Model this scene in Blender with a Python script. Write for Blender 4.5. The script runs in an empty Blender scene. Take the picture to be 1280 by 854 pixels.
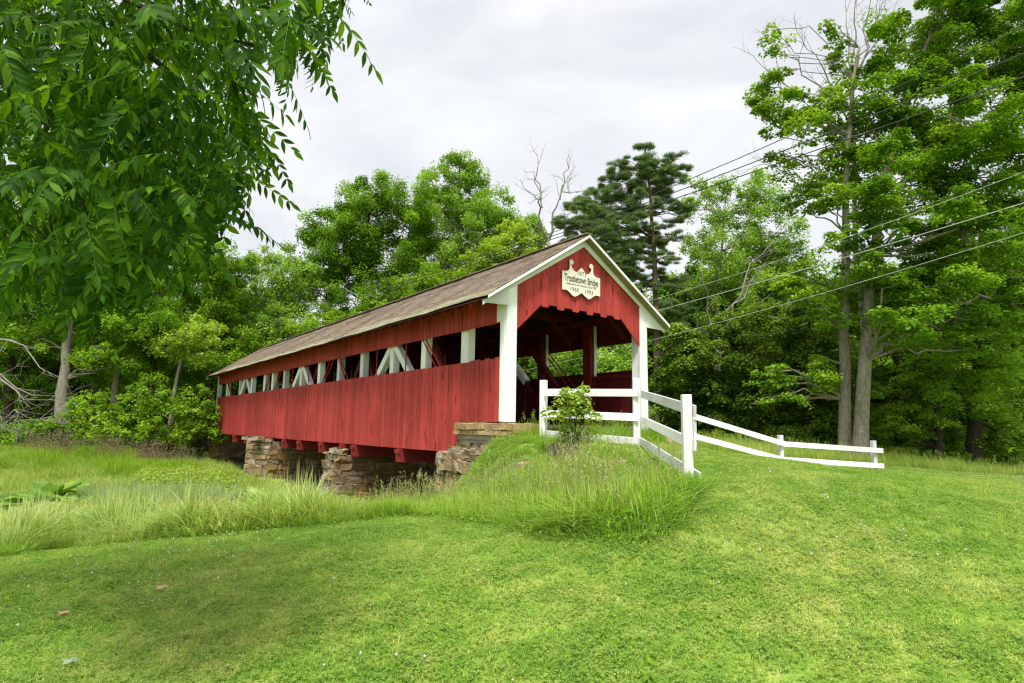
import bpy, bmesh, math, random
import numpy as np
from mathutils import Vector, Matrix

random.seed(7)
RNG = np.random.default_rng(11)
SC = bpy.context.scene
COL = SC.collection
PI = math.pi

# ------------------------------------------------------------------ camera
FPX, PITCH, ROLL, EYE = 761.8, 0.14, 0.015, 1.6
cam = bpy.data.cameras.new('camera')
cam.sensor_fit = 'HORIZONTAL'
cam.sensor_width = 36.0
cam.lens = 36.0 * FPX / 1280.0
cam.clip_start = 0.05
cam.clip_end = 4000
camo = bpy.data.objects.new('camera', cam)
COL.objects.link(camo)
_sp, _cp, _sr, _cr = math.sin(PITCH), math.cos(PITCH), math.sin(ROLL), math.cos(ROLL)
camo.matrix_world = Matrix(((_cr, -_sr, 0, 0), (-_sr * _sp, -_cr * _sp, -_cp, 0), (_sr * _cp, _cr * _cp, -_sp, EYE), (0, 0, 0, 1)))
SC.camera = camo

# ------------------------------------------------------------------ sky, sun, exposure
SUN_EL, SUN_AZ = math.radians(63), math.radians(183)      # azimuth clockwise from +Y: behind the camera, a little to its left
world = bpy.data.worlds.new('World')
SC.world = world
world.use_nodes = True
wt = world.node_tree
for n in list(wt.nodes):
    wt.nodes.remove(n)
w_out = wt.nodes.new('ShaderNodeOutputWorld')
w_bg = wt.nodes.new('ShaderNodeBackground')
w_bg2 = wt.nodes.new('ShaderNodeBackground')
w_add = wt.nodes.new('ShaderNodeAddShader')
w_sky = wt.nodes.new('ShaderNodeTexSky')
w_sky.sky_type = 'NISHITA'
w_sky.sun_disc = False
w_sky.sun_elevation = SUN_EL
w_sky.sun_rotation = SUN_AZ
w_sky.air_density = 1.0
w_sky.dust_density = 4.0
w_tc = wt.nodes.new('ShaderNodeTexCoord')
w_map = wt.nodes.new('ShaderNodeMapping')
w_map.inputs['Scale'].default_value = (1.0, 1.0, 2.6)
w_n = wt.nodes.new('ShaderNodeTexNoise')
w_n.inputs['Scale'].default_value = 2.3
w_n.inputs['Detail'].default_value = 7
w_n.inputs['Roughness'].default_value = 0.52
w_n.inputs['Distortion'].default_value = 0.5
w_r = wt.nodes.new('ShaderNodeValToRGB')
w_r.color_ramp.elements[0].position = 0.34
w_r.color_ramp.elements[0].color = (0.64, 0.665, 0.695, 1)
w_r.color_ramp.elements[1].position = 0.66
w_r.color_ramp.elements[1].color = (0.90, 0.905, 0.915, 1)
wt.links.new(w_tc.outputs['Generated'], w_map.inputs['Vector'])
wt.links.new(w_map.outputs['Vector'], w_n.inputs['Vector'])
wt.links.new(w_n.outputs['Fac'], w_r.inputs['Fac'])
wt.links.new(w_r.outputs['Color'], w_bg2.inputs['Color'])
w_bg2.inputs['Strength'].default_value = 0.34          # the cloud layer
wt.links.new(w_sky.outputs['Color'], w_bg.inputs['Color'])
w_bg.inputs['Strength'].default_value = 0.006           # what of the clear sky comes through
wt.links.new(w_bg.outputs[0], w_add.inputs[0])
wt.links.new(w_bg2.outputs[0], w_add.inputs[1])
wt.links.new(w_add.outputs[0], w_out.inputs['Surface'])

sun = bpy.data.lights.new('sun', 'SUN')
sun.energy = 1.5
sun.angle = math.radians(14)
sun.color = (1.0, 0.96, 0.88)
suno = bpy.data.objects.new('sun', sun)
COL.objects.link(suno)
_sd = Vector((math.sin(SUN_AZ) * math.cos(SUN_EL), math.cos(SUN_AZ) * math.cos(SUN_EL), math.sin(SUN_EL)))
suno.rotation_euler = _sd.to_track_quat('Z', 'Y').to_euler()
suno.location = (0, -20, 40)

SC.view_settings.view_transform = 'Standard'
SC.view_settings.look = 'None'
SC.view_settings.exposure = 1.74
SC.view_settings.gamma = 1.0
SC.view_settings.use_curve_mapping = False
SC.render.engine = 'CYCLES'
SC.cycles.max_bounces = 6
SC.cycles.diffuse_bounces = 3
SC.cycles.transmission_bounces = 4
SC.cycles.transparent_max_bounces = 4
SC.cycles.use_denoising = True
SC.cycles.denoiser = 'OPENIMAGEDENOISE'
SC.cycles.denoising_input_passes = 'RGB_ALBEDO_NORMAL'
SC.cycles.use_adaptive_sampling = True
SC.cycles.adaptive_threshold = 0.008
SC.cycles.sample_clamp_indirect = 4.0
SC.cycles.filter_width = 1.3

# ------------------------------------------------------------------ measured geometry of the place
BX, BY, BTH = -0.119, 13.945, 0.636         # foot of the bridge's near left corner, heading
BC, BS = math.cos(BTH), math.sin(BTH)


def ray(px, py):
    X, Y = px - 640.0, py - 427.0
    u = _cr * X + _sr * Y
    w = -_sr * X + _cr * Y
    return np.array([u, FPX * _cp + w * _sp, FPX * _sp - w * _cp]) / FPX


def atY(px, py, Y):
    d = ray(px, py)
    return np.array([0, 0, EYE]) + d * (Y / d[1])


def atZ(px, py, Z):
    d = ray(px, py)
    return np.array([0, 0, EYE]) + d * ((Z - EYE) / d[2])


def fromB(a, l, z=0.0):
    return np.array([BX + a * BC - l * BS, BY + a * BS + l * BC, z])


def toB(x, y):
    dx, dy = x - BX, y - BY
    return dx * BC + dy * BS, -dx * BS + dy * BC


# ------------------------------------------------------------------ helpers: objects
def tag(o, label=None, cat=None, group=None, kind=None):
    if label:
        o['label'] = label
    if cat:
        o['category'] = cat
    if group:
        o['group'] = group
    if kind:
        o['kind'] = kind
    return o


def empty(name, loc, rz=0.0):
    o = bpy.data.objects.new(name, None)
    o.empty_display_size = 0.2
    COL.objects.link(o)
    o.location = loc
    o.rotation_euler = (0, 0, rz)
    return o


def link(name, me, mat=None, parent=None, loc=None):
    o = bpy.data.objects.new(name, me)
    COL.objects.link(o)
    if mat is not None and not me.materials:
        me.materials.append(mat)
    if parent is not None:
        o.parent = parent
    if loc is not None:
        o.location = loc
    return o


def np_mesh(name, V, F, tint=None, smooth=False):
    """V (n,3); F list of (m,k) int arrays"""
    V = np.asarray(V, dtype=np.float32)
    me = bpy.data.meshes.new(name)
    me.vertices.add(len(V))
    me.vertices.foreach_set('co', V.ravel())
    if not isinstance(F, list):
        F = [F]
    F = [np.asarray(f, dtype=np.int32) for f in F if len(f)]
    nl = sum(f.size for f in F)
    npol = sum(len(f) for f in F)
    me.loops.add(nl)
    me.polygons.add(npol)
    me.loops.foreach_set('vertex_index', np.concatenate([f.ravel() for f in F]))
    tot = np.concatenate([np.full(len(f), f.shape[1], dtype=np.int32) for f in F])
    st = np.concatenate([[0], np.cumsum(tot)[:-1]]).astype(np.int32)
    me.polygons.foreach_set('loop_start', st)
    me.polygons.foreach_set('loop_total', tot)
    if smooth:
        me.polygons.foreach_set('use_smooth', np.ones(npol, dtype=bool))
    if tint is not None:
        a = me.attributes.new('tint', 'FLOAT', 'POINT')
        a.data.foreach_set('value', np.asarray(tint, dtype=np.float32))
    me.update(calc_edges=True)
    return me


class MB:
    """collects boxes, bars, prisms and tubes into one mesh"""
    def __init__(self):
        self.v, self.f = [], []

    def _add(self, vs, fs):
        n = len(self.v)
        self.v += [tuple(float(c) for c in p) for p in vs]
        self.f += [tuple(i + n for i in q) for q in fs]

    def box(self, x0, x1, y0, y1, z0, z1):
        self._add([(x0, y0, z0), (x1, y0, z0), (x1, y1, z0), (x0, y1, z0), (x0, y0, z1), (x1, y0, z1), (x1, y1, z1), (x0, y1, z1)],
                  [(0, 3, 2, 1), (4, 5, 6, 7), (0, 1, 5, 4), (1, 2, 6, 5), (2, 3, 7, 6), (3, 0, 4, 7)])
        return self

    def bar(self, p, q, w, h, up=(0, 0, 1)):
        """beam from p to q, w across, h along 'up'"""
        p, q = Vector(p), Vector(q)
        d = (q - p).normalized()
        u = Vector(up)
        s = d.cross(u)
        if s.length < 1e-5:
            s = d.cross(Vector((0, 1, 0)))
        s.normalize()
        u = s.cross(d).normalized()
        vs = []
        for e in (p, q):
            for a, b in ((-1, -1), (1, -1), (1, 1), (-1, 1)):
                vs.append(e + s * (a * w / 2) + u * (b * h / 2))
        self._add(vs, [(0, 1, 2, 3), (7, 6, 5, 4), (0, 4, 5, 1), (1, 5, 6, 2), (2, 6, 7, 3), (3, 7, 4, 0)])
        return self

    def prism(self, poly, y0, y1):
        """poly in x,z, extruded along y"""
        n = len(poly)
        vs = [(x, y0, z) for x, z in poly] + [(x, y1, z) for x, z in poly]
        fs = [tuple(range(n)), tuple(range(2 * n - 1, n - 1, -1))]
        for i in range(n):
            j = (i + 1) % n
            fs.append((i, i + n, j + n, j))
        self._add(vs, fs)
        return self

    def tube(self, pts, radii, sides=6, cap=True):
        vs, fs = tube_arrays(pts, radii, sides)
        self._add(vs, fs)
        if cap:
            m = len(self.v)
            self.f.append(tuple(range(m - sides, m)))
        return self

    def mesh(self, name, smooth=False):
        me = bpy.data.meshes.new(name)
        me.from_pydata(self.v, [], self.f)
        if smooth:
            for p in me.polygons:
                p.use_smooth = True
        me.update()
        return me

    def build(self, name, mat, parent=None, smooth=False, bevel=0.0):
        me = self.mesh(name, smooth)
        if bevel:
            bm = bmesh.new()
            bm.from_mesh(me)
            bmesh.ops.recalc_face_normals(bm, faces=bm.faces)
            bmesh.ops.bevel(bm, geom=bm.edges, offset=bevel, segments=1, affect='EDGES')
            bm.to_mesh(me)
            bm.free()
        return link(name, me, mat, parent)


def tube_arrays(pts, radii, sides=6):
    P = np.asarray(pts, dtype=float)
    n = len(P)
    T = np.gradient(P, axis=0)
    T /= (np.linalg.norm(T, axis=1, keepdims=True) + 1e-9)
    ref = np.array([0.31, 0.17, 0.93]) if abs(T[:, 2]).mean() < 0.8 else np.array([0.95, 0.2, 0.1])
    U = np.cross(T, ref)
    U /= (np.linalg.norm(U, axis=1, keepdims=True) + 1e-9)
    W = np.cross(T, U)
    a = np.linspace(0, 2 * PI, sides, endpoint=False)
    R = np.asarray(radii, dtype=float)[:, None, None]
    V = P[:, None, :] + R * (np.cos(a)[None, :, None] * U[:, None, :] + np.sin(a)[None, :, None] * W[:, None, :])
    V = V.reshape(-1, 3)
    fs = []
    for i in range(n - 1):
        for k in range(sides):
            j = (k + 1) % sides
            fs.append((i * sides + k, i * sides + j, (i + 1) * sides + j, (i + 1) * sides + k))
    return V, fs


# ------------------------------------------------------------------ helpers: materials
def new_mat(name):
    m = bpy.data.materials.new(name)
    m.use_nodes = True
    nt = m.node_tree
    b = nt.nodes['Principled BSDF']
    return m, nt, b


def nd(nt, typ, **kw):
    n = nt.nodes.new(typ)
    for k, v in kw.items():
        if k in n.inputs:
            n.inputs[k].default_value = v
        else:
            setattr(n, k, v)
    return n


def ramp(nt, fac, stops):
    r = nt.nodes.new('ShaderNodeValToRGB')
    el = r.color_ramp.elements
    while len(el) < len(stops):
        el.new(0.5)
    for e, (p, c) in zip(el, stops):
        e.position = p
        e.color = (c[0], c[1], c[2], 1)
    nt.links.new(fac, r.inputs['Fac'])
    return r.outputs['Color']


def mixc(nt, fac, a, b, mode='MIX'):
    m = nt.nodes.new('ShaderNodeMix')
    m.data_type = 'RGBA'
    m.blend_type = mode
    for sock, val in ((m.inputs[0], fac), (m.inputs[6], a), (m.inputs[7], b)):
        if hasattr(val, 'is_output') or hasattr(val, 'links'):
            nt.links.new(val, sock)
        elif isinstance(val, (int, float)):
            sock.default_value = val
        else:
            sock.default_value = (val[0], val[1], val[2], 1)
    return m.outputs[2]


def noise(nt, vec, scale, detail=4, rough=0.55, dist=0.0):
    n = nd(nt, 'ShaderNodeTexNoise')
    n.inputs['Scale'].default_value = scale
    n.inputs['Detail'].default_value = detail
    n.inputs['Roughness'].default_value = rough
    n.inputs['Distortion'].default_value = dist
    if vec is not None:
        nt.links.new(vec, n.inputs['Vector'])
    return n.outputs['Fac']


def obj_vec(nt, scale=(1, 1, 1), rand=True):
    tc = nd(nt, 'ShaderNodeTexCoord')
    mp = nd(nt, 'ShaderNodeMapping')
    mp.inputs['Scale'].default_value = scale
    nt.links.new(tc.outputs['Object'], mp.inputs['Vector'])
    if rand:
        oi = nd(nt, 'ShaderNodeObjectInfo')
        ml = nd(nt, 'ShaderNodeMath', operation='MULTIPLY')
        ml.inputs[1].default_value = 57.0
        nt.links.new(oi.outputs['Random'], ml.inputs[0])
        cb = nd(nt, 'ShaderNodeCombineXYZ')
        for k in range(3):
            nt.links.new(ml.outputs[0], cb.inputs[k])
        ad = nd(nt, 'ShaderNodeVectorMath', operation='ADD')
        nt.links.new(mp.outputs['Vector'], ad.inputs[0])
        nt.links.new(cb.outputs[0], ad.inputs[1])
        return ad.outputs[0], oi.outputs['Random']
    return mp.outputs['Vector'], None


def bump(nt, b, h, strength=0.3, dist=0.02):
    n = nd(nt, 'ShaderNodeBump')
    n.inputs['Strength'].default_value = strength
    n.inputs['Distance'].default_value = dist
    nt.links.new(h, n.inputs['Height'])
    nt.links.new(n.outputs['Normal'], b.inputs['Normal'])


def board_mat(name, c1, c2, worn, wear=0.60, rough=0.75, axis='z', streak=1.0):
    m, nt, b = new_mat(name)
    sc = {'z': (9, 9, 0.7), 'y': (9, 0.7, 9), 'x': (0.7, 9, 9)}[axis]
    v, rnd = obj_vec(nt, sc)
    g = noise(nt, v, 2.2, 6, 0.65, 0.6)
    col = ramp(nt, g, [(0.3, c2), (0.62, c1)])
    # board to board variation
    hs = nd(nt, 'ShaderNodeHueSaturation')
    mr = nd(nt, 'ShaderNodeMapRange')
    mr.inputs['To Min'].default_value = 0.78
    mr.inputs['To Max'].default_value = 1.17
    nt.links.new(rnd, mr.inputs['Value'])
    nt.links.new(mr.outputs[0], hs.inputs['Value'])
    nt.links.new(col, hs.inputs['Color'])
    # slow fading over the whole wall
    gp = nd(nt, 'ShaderNodeNewGeometry')
    fd = noise(nt, gp.outputs['Position'], 0.7, 4, 0.6)
    fdc = ramp(nt, fd, [(0.3, (0.80, 0.80, 0.80)), (0.7, (1.18, 1.22, 1.24))])
    hs_out = mixc(nt, 1.0, hs.outputs['Color'], fdc, 'MULTIPLY')
    # dark knots and weathered streaks
    v2, _ = obj_vec(nt, tuple(s * 0.75 + 0.6 for s in sc))
    kn = noise(nt, v2, 1.25, 3, 0.6, 1.0)
    kf = ramp(nt, kn, [(wear, (0, 0, 0)), (wear + 0.09, (streak, streak, streak))])
    col = mixc(nt, kf, hs_out, worn)
    nt.links.new(col, b.inputs['Base Color'])
    b.inputs['Roughness'].default_value = rough
    b.inputs['Specular IOR Level'].default_value = 0.25
    bump(nt, b, g, 0.35, 0.01)
    return m


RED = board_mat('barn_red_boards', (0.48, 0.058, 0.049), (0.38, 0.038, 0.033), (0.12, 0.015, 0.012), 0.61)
RED_IN = board_mat('dark_red_timber', (0.14, 0.010, 0.008), (0.085, 0.006, 0.005), (0.05, 0.01, 0.008), 0.6)  # much darker red than the outer boards, for the inner timbers
WHITE = board_mat('white_paint', (0.90, 0.88, 0.90), (0.84, 0.82, 0.83), (0.45, 0.43, 0.38), 0.73, 0.6)
WHITE_F = board_mat('white_fence_paint', (0.90, 0.88, 0.90), (0.82, 0.80, 0.81), (0.40, 0.40, 0.33), 0.67, 0.6, 'x')
TAN = board_mat('bare_soffit', (0.36, 0.31, 0.17), (0.28, 0.24, 0.13), (0.2, 0.17, 0.1))
DARKW = board_mat('dark_brown_boards', (0.045, 0.030, 0.022), (0.025, 0.017, 0.013), (0.015, 0.011, 0.009), axis='y')  # very dark brown tone for the deck under the shingles
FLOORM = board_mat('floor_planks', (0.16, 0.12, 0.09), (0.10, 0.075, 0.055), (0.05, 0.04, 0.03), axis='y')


def bark_mat(name, c1, c2, lichen=(0.3, 0.32, 0.26), lf=0.6):
    m, nt, b = new_mat(name)
    v, _ = obj_vec(nt, (7, 7, 1.6))
    g = noise(nt, v, 2.2, 6, 0.7, 0.8)
    col = ramp(nt, g, [(0.35, c2), (0.62, c1)])
    v2, _ = obj_vec(nt, (1, 1, 1))
    l = noise(nt, v2, 1.7, 5, 0.65)
    lf_ = ramp(nt, l, [(lf, (0, 0, 0)), (lf + 0.12, (1, 1, 1))])
    col = mixc(nt, lf_, col, lichen)
    nt.links.new(col, b.inputs['Base Color'])
    b.inputs['Roughness'].default_value = 0.9
    b.inputs['Specular IOR Level'].default_value = 0.15
    bump(nt, b, g, 0.9, 0.05)
    return m


BARK = bark_mat('grey_bark', (0.34, 0.31, 0.25), (0.17, 0.145, 0.115), (0.42, 0.42, 0.34))
BARK_D = bark_mat('dark_bark', (0.09, 0.07, 0.055), (0.035, 0.028, 0.022), (0.12, 0.13, 0.09), 0.66)
BARK_P = bark_mat('pale_bark', (0.32, 0.29, 0.24), (0.16, 0.14, 0.11), (0.4, 0.4, 0.34), 0.6)
DEADW = bark_mat('dead_wood', (0.36, 0.33, 0.29), (0.2, 0.18, 0.15), (0.42, 0.41, 0.36), 0.6)
PINEB = bark_mat('pine_bark', (0.17, 0.12, 0.09), (0.07, 0.05, 0.04), (0.2, 0.17, 0.13), 0.66)


def leaf_mat(name, dark, mid, light, trans=0.38, rough=0.6, world_scale=0.35, spec=0.12, tcol=None):
    """leaves: colour by a per-leaf tint and slow variation over the plant, with light coming through the blade"""
    m, nt, b = new_mat(name)
    at = nd(nt, 'ShaderNodeAttribute', attribute_name='tint')
    ge = nd(nt, 'ShaderNodeNewGeometry')
    ns = noise(nt, ge.outputs['Position'], world_scale, 3, 0.6)
    ad = nd(nt, 'ShaderNodeMath', operation='MULTIPLY_ADD')
    ad.inputs[1].default_value = 0.9
    nt.links.new(ns, ad.inputs[0])
    sb = nd(nt, 'ShaderNodeMath', operation='SUBTRACT')
    sb.inputs[1].default_value = 0.45
    nt.links.new(at.outputs['Fac'], sb.inputs[0])
    nt.links.new(sb.outputs[0], ad.inputs[2])
    col = ramp(nt, ad.outputs[0], [(0.12, dark), (0.5, mid), (0.9, light)])
    nt.links.new(col, b.inputs['Base Color'])
    b.inputs['Roughness'].default_value = rough
    b.inputs['Specular IOR Level'].default_value = spec
    tr = nd(nt, 'ShaderNodeBsdfTranslucent')
    hs = nd(nt, 'ShaderNodeMix')
    hs.data_type = 'RGBA'
    hs.blend_type = 'MULTIPLY'
    hs.inputs[0].default_value = 1.0
    nt.links.new(col, hs.inputs[6])
    t = tcol or (1.5, 1.35, 0.5)
    hs.inputs[7].default_value = (t[0], t[1], t[2], 1)
    nt.links.new(hs.outputs[2], tr.inputs['Color'])
    mx = nd(nt, 'ShaderNodeMixShader')
    mx.inputs[0].default_value = trans
    nt.links.new(b.outputs[0], mx.inputs[1])
    nt.links.new(tr.outputs[0], mx.inputs[2])
    nt.links.new(mx.outputs[0], nt.nodes['Material Output'].inputs['Surface'])
    return m


LF_MAPLE = leaf_mat('maple_leaves', (0.09, 0.19, 0.012), (0.2, 0.37, 0.022), (0.34, 0.52, 0.05))
LF_DARK = leaf_mat('dark_maple_leaves', (0.06, 0.14, 0.01), (0.15, 0.31, 0.016), (0.28, 0.46, 0.035))
LF_LIGHT = leaf_mat('light_leaves', (0.13, 0.25, 0.03), (0.245, 0.43, 0.055), (0.37, 0.56, 0.1))
LF_YEL = leaf_mat('yellow_green_leaves', (0.18, 0.3, 0.025), (0.32, 0.48, 0.05), (0.45, 0.6, 0.1))
LF_PINE = leaf_mat('pine_needles', (0.075, 0.13, 0.045), (0.145, 0.235, 0.08), (0.23, 0.34, 0.12), trans=0.2)
LF_HEM = leaf_mat('hemlock_sprays', (0.04, 0.09, 0.01), (0.13, 0.24, 0.022), (0.29, 0.42, 0.045), trans=0.25)
LF_NEAR = leaf_mat('compound_leaflets', (0.016, 0.06, 0.003), (0.045, 0.13, 0.007), (0.165, 0.33, 0.022), trans=0.5, rough=0.55, world_scale=1.2, spec=0.15, tcol=(1.7, 1.5, 0.35))
LF_SEDGE = leaf_mat('sedge_blades', (0.07, 0.19, 0.02), (0.27, 0.42, 0.07), (0.62, 0.7, 0.34), trans=0.3, world_scale=0.6)
LF_MEADOW = leaf_mat('meadow_grass', (0.16, 0.29, 0.035), (0.31, 0.44, 0.08), (0.52, 0.58, 0.2), trans=0.3, world_scale=0.3)
LF_TALL = leaf_mat('bank_grass', (0.1, 0.24, 0.018), (0.25, 0.44, 0.045), (0.46, 0.58, 0.14), trans=0.32, world_scale=0.7)
LF_STRAW = leaf_mat('seed_heads', (0.22, 0.25, 0.08), (0.36, 0.38, 0.15), (0.52, 0.52, 0.28), trans=0.2)
LF_BROWN = leaf_mat('brown_weed_heads', (0.10, 0.075, 0.045), (0.20, 0.15, 0.09), (0.30, 0.25, 0.16), trans=0.15)
LF_BLUE = leaf_mat('blue_green_blades', (0.13, 0.23, 0.09), (0.26, 0.38, 0.17), (0.44, 0.54, 0.30), trans=0.3)
LF_GOLD = leaf_mat('golden_blades', (0.22, 0.22, 0.05), (0.40, 0.37, 0.10), (0.55, 0.50, 0.20), trans=0.3)
LF_BROAD = leaf_mat('broad_leaves', (0.13, 0.26, 0.05), (0.26, 0.44, 0.10), (0.45, 0.60, 0.20), trans=0.5, world_scale=1.0, tcol=(1.3, 1.25, 0.7))
LF_FERN = leaf_mat('fern_leaves', (0.13, 0.23, 0.03), (0.25, 0.38, 0.05), (0.38, 0.48, 0.10), trans=0.35)
PETAL = leaf_mat('white_petals', (0.6, 0.6, 0.52), (0.72, 0.72, 0.66), (0.8, 0.8, 0.75), trans=0.2, tcol=(1, 1, 1))


def lawn_mat(name, is_ground=False):
    m, nt, b = new_mat(name)
    ge = nd(nt, 'ShaderNodeNewGeometry')
    n1 = noise(nt, ge.outputs['Position'], 0.55, 4, 0.6)
    n2 = noise(nt, ge.outputs['Position'], 4.5, 6, 0.75)
    c = ramp(nt, n1, [(0.36, (0.20, 0.38, 0.04)), (0.50, (0.31, 0.48, 0.068)), (0.62, (0.47, 0.56, 0.14))])
    c2 = ramp(nt, n2, [(0.38, (0.13, 0.32, 0.038)), (0.52, (0.30, 0.47, 0.068)), (0.64, (0.54, 0.60, 0.18))])
    col = mixc(nt, 0.48, c, c2)
    if is_ground:
        n3 = noise(nt, ge.outputs['Position'], 30, 4, 0.7)
        f3 = ramp(nt, n3, [(0.35, (0.5, 0.47, 0.4)), (0.65, (1, 1, 1))])
        col = mixc(nt, 1.0, col, f3, 'MULTIPLY')
        ba = nd(nt, 'ShaderNodeAttribute', attribute_name='bare')
        nb_ = noise(nt, ge.outputs['Position'], 1.6, 5, 0.7)
        bm_ = nd(nt, 'ShaderNodeMath', operation='MULTIPLY_ADD')
        bm_.inputs[1].default_value = 1.5
        nt.links.new(ba.outputs['Fac'], bm_.inputs[0])
        sb_ = nd(nt, 'ShaderNodeMath', operation='SUBTRACT')
        nt.links.new(nb_, sb_.inputs[0])
        sb_.inputs[1].default_value = 1.0
        nt.links.new(sb_.outputs[0], bm_.inputs[2])
        bf_ = ramp(nt, bm_.outputs[0], [(0.0, (0, 0, 0)), (0.25, (1, 1, 1))])
        earth = ramp(nt, n3, [(0.3, (0.045, 0.032, 0.02)), (0.7, (0.13, 0.095, 0.055))])
        col = mixc(nt, bf_, col, earth)
        nt.links.new(col, b.inputs['Base Color'])
        b.inputs['Roughness'].default_value = 0.95
        b.inputs['Specular IOR Level'].default_value = 0.1
        bump(nt, b, n3, 0.8, 0.03)
        return m
    at = nd(nt, 'ShaderNodeAttribute', attribute_name='tint')
    tv = ramp(nt, at.outputs['Fac'], [(0.0, (0.55, 0.62, 0.5)), (0.5, (1, 1, 1)), (0.88, (1.35, 1.2, 1.1)), (0.95, (2.3, 1.6, 3.4))])
    col = mixc(nt, 1.0, col, tv, 'MULTIPLY')
    nt.links.new(col, b.inputs['Base Color'])
    b.inputs['Roughness'].default_value = 0.55
    b.inputs['Specular IOR Level'].default_value = 0.3
    tr = nd(nt, 'ShaderNodeBsdfTranslucent')
    nt.links.new(mixc(nt, 1.0, col, (1.3, 1.2, 0.6), 'MULTIPLY'), tr.inputs['Color'])
    mx = nd(nt, 'ShaderNodeMixShader')
    mx.inputs[0].default_value = 0.3
    nt.links.new(b.outputs[0], mx.inputs[1])
    nt.links.new(tr.outputs[0], mx.inputs[2])
    nt.links.new(mx.outputs[0], nt.nodes['Material Output'].inputs['Surface'])
    return m


LAWN = lawn_mat('lawn_blades')
SOIL = lawn_mat('turf_ground', True)


def stone_mat(name, cols, lichen):
    m, nt, b = new_mat(name)
    v, rnd = obj_vec(nt, (1, 1, 1))
    base = ramp(nt, rnd, [(i / (len(cols) - 1), c) for i, c in enumerate(cols)])
    n1 = noise(nt, v, 2.5, 6, 0.7)
    f1 = ramp(nt, n1, [(0.3, (0.5, 0.47, 0.42)), (0.65, (1.15, 1.1, 1.0))])
    col = mixc(nt, 1.0, base, f1, 'MULTIPLY')
    ge = nd(nt, 'ShaderNodeNewGeometry')
    n2 = noise(nt, ge.outputs['Position'], 2.2, 5, 0.65)
    f2 = ramp(nt, n2, [(0.56, (0, 0, 0)), (0.64, (0.75, 0.75, 0.75))])
    col = mixc(nt, f2, col, lichen)
    nt.links.new(col, b.inputs['Base Color'])
    b.inputs['Roughness'].default_value = 0.92
    b.inputs['Specular IOR Level'].default_value = 0.15
    n3 = noise(nt, v, 7, 6, 0.7)
    bump(nt, b, n3, 0.7, 0.05)
    return m


STONE = stone_mat('pier_stone', [(0.34, 0.22, 0.10), (0.19, 0.14, 0.09), (0.38, 0.26, 0.12), (0.24, 0.14, 0.075), (0.27, 0.23, 0.17)], (0.40, 0.36, 0.28))
STONE_Y = stone_mat('yellow_sandstone', [(0.50, 0.36, 0.16), (0.42, 0.33, 0.19), (0.55, 0.42, 0.22), (0.44, 0.28, 0.12), (0.48, 0.42, 0.30)], (0.5, 0.46, 0.36))
STONE_G = stone_mat('grey_lichened_stone', [(0.36, 0.29, 0.18), (0.26, 0.22, 0.16), (0.40, 0.31, 0.18), (0.27, 0.20, 0.12), (0.34, 0.32, 0.27)], (0.50, 0.49, 0.44))
STONE_D = stone_mat('dark_stone', [(0.10, 0.085, 0.06), (0.07, 0.065, 0.055), (0.12, 0.10, 0.07)], (0.2, 0.2, 0.15))  # darker stone tones, for the far abutment's wing wall


def plain_mat(name, c, rough=0.8, metal=0.0, nscale=3.0, var=0.3):
    m, nt, b = new_mat(name)
    v, _ = obj_vec(nt)
    n = noise(nt, v, nscale, 5, 0.65)
    lo = tuple(x * (1 - var) for x in c)
    hi = tuple(min(1, x * (1 + var)) for x in c)
    nt.links.new(ramp(nt, n, [(0.3, lo), (0.7, hi)]), b.inputs['Base Color'])
    b.inputs['Roughness'].default_value = rough
    b.inputs['Metallic'].default_value = metal
    b.inputs['Specular IOR Level'].default_value = 0.25
    bump(nt, b, n, 0.3, 0.02)
    return m


MORTAR = plain_mat('mortar', (0.24, 0.19, 0.125), 0.95)
MORTAR_L = plain_mat('pale_mortar', (0.34, 0.31, 0.25), 0.95)
WIRE_M = plain_mat('wire_aluminium', (0.05, 0.05, 0.052), 0.6)
WIRE_L = plain_mat('wire_pale', (0.42, 0.43, 0.44), 0.5)
POLE_M = bark_mat('pole_timber', (0.16, 0.12, 0.09), (0.09, 0.07, 0.05))
SIGN_M = plain_mat('sign_cream', (0.82, 0.78, 0.68), 0.6, var=0.06)
INK = plain_mat('sign_ink', (0.13, 0.12, 0.10), 0.7, var=0.1)
SIGN_EDGE = plain_mat('sign_edge', (0.30, 0.10, 0.07), 0.7)
STUMP_M = bark_mat('stump_wood', (0.17, 0.13, 0.09), (0.06, 0.045, 0.035), (0.22, 0.2, 0.14), 0.64)
ROD_M = plain_mat('red_rod', (0.34, 0.03, 0.025), 0.6)
BEAM_R = board_mat('red_floor_beam', (0.28, 0.030, 0.026), (0.20, 0.018, 0.016), (0.14, 0.016, 0.014), 0.66, axis='x')


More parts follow.
